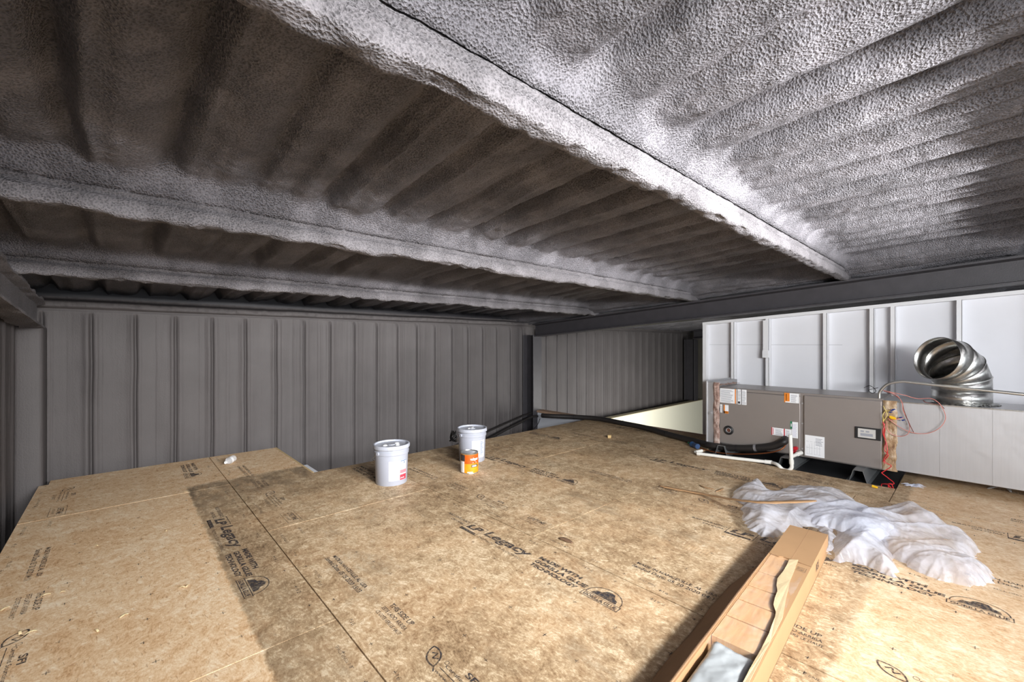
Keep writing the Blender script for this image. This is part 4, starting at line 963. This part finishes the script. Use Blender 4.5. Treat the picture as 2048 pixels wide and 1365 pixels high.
# left flap, folded open and hanging outwards
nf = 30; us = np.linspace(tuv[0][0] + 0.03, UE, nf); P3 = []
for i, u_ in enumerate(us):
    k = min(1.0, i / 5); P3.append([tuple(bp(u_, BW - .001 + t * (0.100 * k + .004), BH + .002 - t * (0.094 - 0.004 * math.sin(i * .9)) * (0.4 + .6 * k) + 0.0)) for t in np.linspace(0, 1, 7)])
o = gridmesh('open_flap', np.array(P3), pm('kraft_shaded', (146, 114, 84), 0.8, 0, 120, 0.3, 0.001, var=0.15, vscale=6), box, False); m = o.modifiers.new('t', 'SOLIDIFY'); m.thickness = 0.004  # kraft darkened so the colour carries the flap's shade
P = Print(); P.text('3230', 0, 0, 0.085, 0.042, bold=0.03); tu, tv = uvof(z5(1390, 640, 0.06))
P.build('carton_print', M_ink, sp_, lambda a, b: bp(-0.30 - a * 1.0, -0.0008, 0.035 + b))
P = Print()
for k in range(7): P.quad(0.008 * k, 0, 0.008 * k + 0.004, 0.03)
P.frame(-0.006, -0.008, 0.06, 0.038, 0.002)
P.build('carton_print', M_ink2, lid, lambda a, b: bp(-0.555 - a * 0.7, 0.018 + b, BH + .0085 + 0.0015))
# planks inside
wood = NT('plank_wood'); wv = wood.noise(3.0, 4, 0.6, wood.mapping((1.5, 9, 1), (0, 0, R(3))), 0.6)
wood.l(wood.ramp(wv, [(0.25, (176, 132, 92)), (0.5, (204, 162, 120)), (0.8, (220, 184, 144))]), wood.b.inputs['Base Color']); wood.b.inputs['Roughness'].default_value = 0.45; M_plank = wood.m
cuts = [tuv[0][0] + 0.02]
for a, b in ((1015, 555), (925, 655), (865, 765), (770, 885), (655, 1040)): cuts.append(uvof(z5(a, b, 0.094))[0])
lbls = ['pale wooden plank end in the carton, farthest, next to the torn lid', 'pale wooden plank in the carton, second from the torn lid', 'pale wooden plank in the carton, third from the torn lid', 'pale wooden plank in the carton, fourth from the torn lid', 'pale wooden plank in the carton, next to the white foam']
cuts[0] = cuts[0] + 0.25
for i in range(5):
    mb = MB(); a, b = cuts[i], cuts[i + 1] + 0.009
    mb.box((0, 0, 0), (a - b, 0.172, 0.096), 0.002)
    o = mb.build('wood_plank', M_plank); o.location = bp(b, 0.010, 0.006); o.rotation_euler = (0, 0, math.atan2(du.y, du.x))
    tag(o, lbls[i], 'plank', 'planks inside the torn carton')
uf = cuts[-1] - 0.012
xs_ = np.linspace(uf, UE + 0.02, 90); vs_ = np.linspace(0.007, BW - 0.006, 18); Ug, Vg = np.meshgrid(xs_, vs_, indexing='ij')
ed = 1 - np.maximum(np.abs((Vg - vs_[0]) / (vs_[-1] - vs_[0]) * 2 - 1) ** 8, 0)
Zg = 0.035 + 0.068 * ed + 0.016 * fbm(Ug * 9 + Vg * 6, Vg * 14, 131, 3)
Zg[0] = 0.006
PX = U0.x + du.x * Ug + dv.x * Vg; PY_ = U0.y + du.y * Ug + dv.y * Vg
tag(gridmesh('foam_wrap', np.stack([PX, PY_, Zg], -1), pm('white_foam', (170, 175, 177), 0.3, 0, 6, 0.5, 0.03)), 'white plastic-wrapped bundle in the near end of the carton', 'wrapped bundle')
def film(name, tint, alpha, rough, bs=0.5):
    t = NT(name); t.b.inputs['Base Color'].default_value = lin(tint); t.b.inputs['Roughness'].default_value = rough
    n_ = t.noise(9, 5, 0.65, dist=0.8); t.bump(t.noise(14, 5, 0.65, dist=1.2), bs, 0.02)
    t.l(t.maprange(n_, 0.35, 0.7, alpha[0], alpha[1]), t.b.inputs['Alpha']); t.b.inputs['Specular IOR Level'].default_value = 0.8
    return t
fm = film('clear_film', (240, 244, 248), (0.02, 0.12), 0.10, 0.9).m
xs_ = np.linspace(cuts[0] - 0.28, uf - 0.05, 80); vs_ = np.linspace(0.012, BW - 0.012, 24); Ug, Vg = np.meshgrid(xs_, vs_, indexing='ij')
Zg = 0.107 + 0.004 * (1 - np.abs(2 * vnoise(Ug * 8 + Vg * 5, Vg * 22, 141)) * 2) + 0.004 * fbm(Ug * 30, Vg * 30, 143, 2)
tag(gridmesh('plastic_film', np.stack([U0.x + du.x * Ug + dv.x * Vg, U0.y + du.y * Ug + dv.y * Vg, Zg], -1), fm), 'clear wrinkled film over the planks in the carton', 'plastic film')

# ------------------------------------------------------------------ heap of plastic sheeting
t = NT('milky_plastic'); t.b.inputs['Base Color'].default_value = lin((232, 236, 248)); t.b.inputs['Roughness'].default_value = 0.12
t.b.inputs['Specular IOR Level'].default_value = 0.6
t.b.inputs['Transmission Weight'].default_value = 0.0
tr = t.n('ShaderNodeBsdfTranslucent'); tr.inputs['Color'].default_value = lin((232, 236, 248)); ms = t.n('ShaderNodeMixShader'); ms.inputs[0].default_value = 0.38
t.l(t.b.outputs[0], ms.inputs[1]); t.l(tr.outputs[0], ms.inputs[2])
tp = t.n('ShaderNodeBsdfTransparent'); m2 = t.n('ShaderNodeMixShader'); t.l(t.maprange(t.noise(6, 4, 0.6, dist=0.5), 0.3, 0.7, 0.22, 0.62), m2.inputs[0])
t.l(ms.outputs[0], m2.inputs[1]); t.l(tp.outputs[0], m2.inputs[2]); t.l(m2.outputs[0], t.out.inputs[0])
ab = t.math('ABSOLUTE', t.math('SUBTRACT', t.noise(8, 2, 0.5, dist=0.8), 0.5)); ab2 = t.math('ABSOLUTE', t.math('SUBTRACT', t.noise(19, 2, 0.5, dist=0.5), 0.5))
t.bump(t.math('ADD', ab, t.math('MULTIPLY', ab2, 0.3)), 0.4, 0.04); M_milky = t.m
def inside_poly(X, Y, P):
    r = np.zeros(X.shape, bool); n = len(P)
    for i in range(n):
        x0, y0 = P[i]; x1, y1 = P[(i + 1) % n]
        c = ((y0 > Y) != (y1 > Y)) & (X < (x1 - x0) * (Y - y0) / (y1 - y0 + 1e-12) + x0); r ^= c
    return r
def dist_poly(X, Y, P):
    d = np.full(X.shape, 9.0); n = len(P); NX = X.copy(); NY = Y.copy()
    for i in range(n):
        a = np.array(P[i]); b = np.array(P[(i + 1) % n]); ab = b - a; L = ab.dot(ab) + 1e-12
        t_ = np.clip(((X - a[0]) * ab[0] + (Y - a[1]) * ab[1]) / L, 0, 1)
        qx = a[0] + t_ * ab[0]; qy = a[1] + t_ * ab[1]; dd = np.hypot(X - qx, Y - qy); m = dd < d
        d = np.where(m, dd, d); NX = np.where(m, qx, NX); NY = np.where(m, qy, NY)
    return d, NX, NY
def blob(poly, h, ang, seed, base=0.0, edge=0.05, st=0.0045):
    P = [tuple(px(x, y, base + (h * 0.25))[:2]) for x, y in poly]
    S = spline([Vector((x, y, 0)) for x, y in P] + [Vector((P[0][0], P[0][1], 0))], 6)[:-1]
    P = [(v.x + 0.016 * math.sin(i * 1.9 + seed) * math.sin(i * 0.83), v.y + 0.016 * math.cos(i * 2.3) * math.sin(i * 0.61 + seed)) for i, v in enumerate(S)]
    A = np.array(P); xs = np.arange(A[:, 0].min() - st, A[:, 0].max() + 2 * st, st); ys = np.arange(A[:, 1].min() - st, A[:, 1].max() + 2 * st, st)
    X, Y = np.meshgrid(xs, ys, indexing='ij')
    ins = inside_poly(X, Y, P); d, NX, NY = dist_poly(X, Y, P)
    rim = (~ins) & (d < st * 1.0); X = np.where(rim, NX, X); Y = np.where(rim, NY, Y); d = np.where(rim, 0, d); ins = ins | rim
    ca, sa = math.cos(ang), math.sin(ang); a = X * ca + Y * sa; b = -X * sa + Y * ca
    wv = 0.05 * fbm(X * 5, Y * 5, seed + 5, 2)
    ridge = (1 - 4 * np.abs(vnoise((b + wv) * 7, a * 2.0, seed))) * 0.46 + (1 - 4 * np.abs(vnoise((b + wv) * 17, a * 5 + 5, seed + 1))) * 0.17 + (1 - 4 * np.abs(vnoise((b - a) * 33, (a + b) * 19, seed + 6))) * 0.04
    z = base + h * (1 - np.exp(-d / edge)) * (0.62 + 0.30 * ridge + 0.5 * fbm(X * 4, Y * 4, seed + 2, 2)) + 0.003
    z = np.maximum(z, base * 0.3 + 0.002)
    idx = -np.ones(X.shape, int); V = []; keep = ins
    ii = np.argwhere(keep)
    for k, (i, j) in enumerate(ii): idx[i, j] = k
    V = [(X[i, j], Y[i, j], z[i, j]) for i, j in ii]; F = []
    for i in range(X.shape[0] - 1):
        for j in range(X.shape[1] - 1):
            q = (idx[i, j], idx[i + 1, j], idx[i + 1, j + 1], idx[i, j + 1])
            if min(q) >= 0: F.append(q)
    return V, F
blobs = [
 blob([(1462, 990), (1480, 970), (1518, 962), (1535, 975), (1548, 985), (1580, 972), (1640, 975), (1692, 985), (1722, 1008), (1750, 1022), (1745, 1050), (1690, 1045), (1640, 1036), (1560, 1022), (1500, 1008)], 0.13, -0.9, 201),
 blob([(1483, 1010), (1487, 1035), (1502, 1055), (1530, 1068), (1555, 1068), (1582, 1054), (1620, 1048), (1645, 1062), (1653, 1100), (1663, 1095), (1668, 1060), (1650, 1036), (1600, 1018), (1540, 1010)], 0.09, 0.1, 211, 0.03),
 blob([(1672, 1048), (1667, 1108), (1700, 1116), (1740, 1125), (1790, 1146), (1788, 1112), (1768, 1068), (1725, 1040), (1690, 1035)], 0.12, -0.4, 221),
 blob([(1690, 1025), (1745, 1018), (1800, 1012), (1845, 1022), (1890, 1048), (1935, 1068), (1957, 1090), (1945, 1105), (1930, 1107), (1955, 1115), (1982, 1135), (1984, 1150), (1955, 1160), (1900, 1153), (1850, 1138), (1800, 1112), (1750, 1085), (1700, 1060)], 0.15, -0.75, 231),
 blob([(1600, 1020), (1640, 1000), (1700, 1002), (1760, 1025), (1800, 1060), (1740, 1075), (1680, 1055), (1630, 1042)], 0.10, -0.8, 241, 0.05)]
V = []; F = []
for v, f in blobs: o_ = len(V); V += v; F += [tuple(i + o_ for i in q) for q in f]
tag(raw('plastic_sheeting', V, F, M_milky, None, True), 'crumpled heap of milky white plastic sheeting on the deck', 'plastic sheet')

# ------------------------------------------------------------------ small things
def ribbon(name, pts, wd, mat, label, cat, th=0.005, wave=0.0):
    """flat strip lying along 3-D points"""
    S = spline(pts, 10); P3 = []
    for i, p in enumerate(S):
        d = (S[min(i + 1, len(S) - 1)] - S[max(i - 1, 0)]).normalized(); n_ = Vector((-d.y, d.x, 0)).normalized()
        w_ = wd * min(1, 0.35 + i / 8, 0.35 + (len(S) - 1 - i) / 8)
        P3.append([tuple(p + n_ * w_ * (t - 0.5) + Vector((0, 0, wave * math.sin(i * 0.9 + t * 3)))) for t in (0, 0.33, 0.66, 1)])
    o = gridmesh(name, np.array(P3), mat, None, False); m = o.modifiers.new('t', 'SOLIDIFY'); m.thickness = th; m.offset = 1
    return tag(o, label, cat)
ribbon('cardboard_strip', [px(1320, 973, .004), px(1345, 978, .006), px(1400, 988, .012), px(1448, 997, .05), px(1490, 1003, .09), px(1530, 1006, .115), px(1580, 1005, .125), px(1632, 1003, .125)], 0.042, M_kraft, 'long torn strip of corrugated cardboard across the plastic heap', 'cardboard strip', 0.005, 0.001)
ribbon('cardboard_strip', [px(1399, 971, .004), px(1412, 976, .008), px(1428, 979, .004)], 0.018, M_kraft, 'short pale cardboard strip behind the long strip', 'cardboard strip', 0.003)
ribbon('cardboard_strip', [px(1432, 984, .003), px(1440, 981, .008), px(1447, 978, .003)], 0.016, M_kraft, 'tiny curled cardboard scrap left of the plastic heap', 'cardboard strip', 0.003)
q = px(1219, 876); mb = MB(); mb.box((q.x - .03, q.y - .02, 0), (q.x + .03, q.y + .02, .035), 0.002, 0.5)
tag(mb.build('wood_block', pm('pine_offcut', (216, 186, 132), 0.7, var=0.2, vscale=40)), 'small pine offcut alone on the far deck', 'wood block')
q = px(1127, 1077); ribbon('bark_flake', [px(1119, 1077, .004), px(1129, 1079.5, .005), px(1145, 1087, .004)], 0.035, pm('bark', (110, 84, 62), 0.8), 'brown wood flake on the deck beside the stamped letters', 'wood flake', 0.003)
# bottles lying on their side
def bottle(p0, p1, r, mat, capmat, label):
    root = tag(empty('plastic_bottle', tuple(p0)), label, 'bottle', 'plastic bottles')
    d = (p1 - p0); L = d.length; d.normalize()
    prof = [(0.0, 0.75), (0.03, 0.95), (0.16, 1), (0.2, 0.93), (0.3, 1), (0.36, 0.93), (0.46, 1), (0.62, 1), (0.7, 0.9), (0.82, 0.5), (0.88, 0.32), (0.92, 0.32)]
    mb = MB(); mb.tube([p0 + d * L * a for a, _ in prof], [r * b for _, b in prof], 20); mb.build('bottle_body', mat, root, smooth=True)
    mb = MB(); mb.tube([p0 + d * L * 0.91, p0 + d * L], r * 0.40, 14); mb.build('bottle_cap', capmat, root, smooth=True)
    mb = MB(); mb.tube([p0 + d * L * 0.4, p0 + d * L * 0.62], r * 1.02, 20, cap=False); mb.build('bottle_label', M_white if capmat is M_white else M_bluep, root, smooth=True)
t = NT('clear_pet'); t.b.inputs['Base Color'].default_value = (0.9, 0.92, 0.95, 1); t.b.inputs['Roughness'].default_value = 0.08; t.b.inputs['Alpha'].default_value = 0.35; t.b.inputs['Specular IOR Level'].default_value = 1.0
M_pet = t.m
q0 = px(462, 920, .034); q1 = px(451, 926, .030)
bottle(q0 + (q0 - q1) * 0.5, q1, 0.034, M_pet, M_white, 'clear empty plastic bottle lying on the far left deck')
q0 = px(1396, 894, .032); q1 = px(1371, 884, .028); d_ = (q1 - q0); d_ = d_.normalized() * 0.2
bottle(q0, q0 + d_, 0.032, pm('blue_pet', (62, 84, 120), 0.15), M_green, 'blue plastic bottle lying beside the black pipe')
# shavings
M_chip = pm('wood_shaving', (236, 214, 168), 0.7)
def chip(p, s, a):
    V = []; n = 5
    for i in range(n):
        t_ = i / (n - 1) - 0.5; z = 0.30 * s * math.sin(math.pi * (t_ + 0.5)) + 0.002
        for w_ in (-0.25, 0.25): V.append((t_ * 2 * s, w_ * s, z))
    F = [(2 * i, 2 * i + 1, 2 * i + 3, 2 * i + 2) for i in range(n - 1)]
    o = raw('wood_shaving', V, F, M_chip); m = o.modifiers.new('t', 'SOLIDIFY'); m.thickness = 0.0015
    o.location = (p.x, p.y, 0.0015); o.rotation_euler = (0, 0, a); return o
G = 'small pale wood shavings scattered on the deck'
for i, (x, y, s) in enumerate([(92, 1192, .016), (40, 1268, .018), (62, 1267, .016), (193, 1264, .014), (248, 1234, .016), (193, 1093, .011), (10, 1220, .016), (364, 1177, .014), (375, 1174, .012), (372, 985, .012), (333, 1063, .010), (125, 1186, .010), (1297, 1020, .010), (548, 885, 0)]):
    if s: tag(chip(px(x, y), s, i * 1.7), 'tiny pale wood shaving on the deck', 'wood shaving', G)
def scrap(p, n, L, mat, label, seed):
    rr = random.Random(seed); mb = MB()
    for k in range(n):
        a = rr.uniform(-0.5, 0.5) + (0 if rr.random() < .5 else math.pi) + 1.9; l = L * rr.uniform(.4, 1)
        q = Vector((p.x, p.y, 0)) + Vector((rr.uniform(-1, 1) * L * .4, rr.uniform(-1, 1) * L * .35, 0.004))
        mb.tube([q, q + Vector((math.cos(a) * l * .5, math.sin(a) * l * .5, 0.012)), q + Vector((math.cos(a) * l, math.sin(a) * l, .004))], [0.004, .006, .001], 5)
    return tag(mb.build('plastic_scrap', mat), label, 'scrap')
scrap(px(1828, 974), 22, 0.08, M_milky, 'frayed white plastic fibres on the deck before the duct', 3)
q = px(1990, 972)
ribbon('paper_scrap', [px(1975, 978, .004), px(1990, 974, .02), px(2010, 972, .02), px(2022, 985, .004)], 0.03, M_white, 'bent white paper scrap under the duct at the right edge', 'scrap', 0.001)
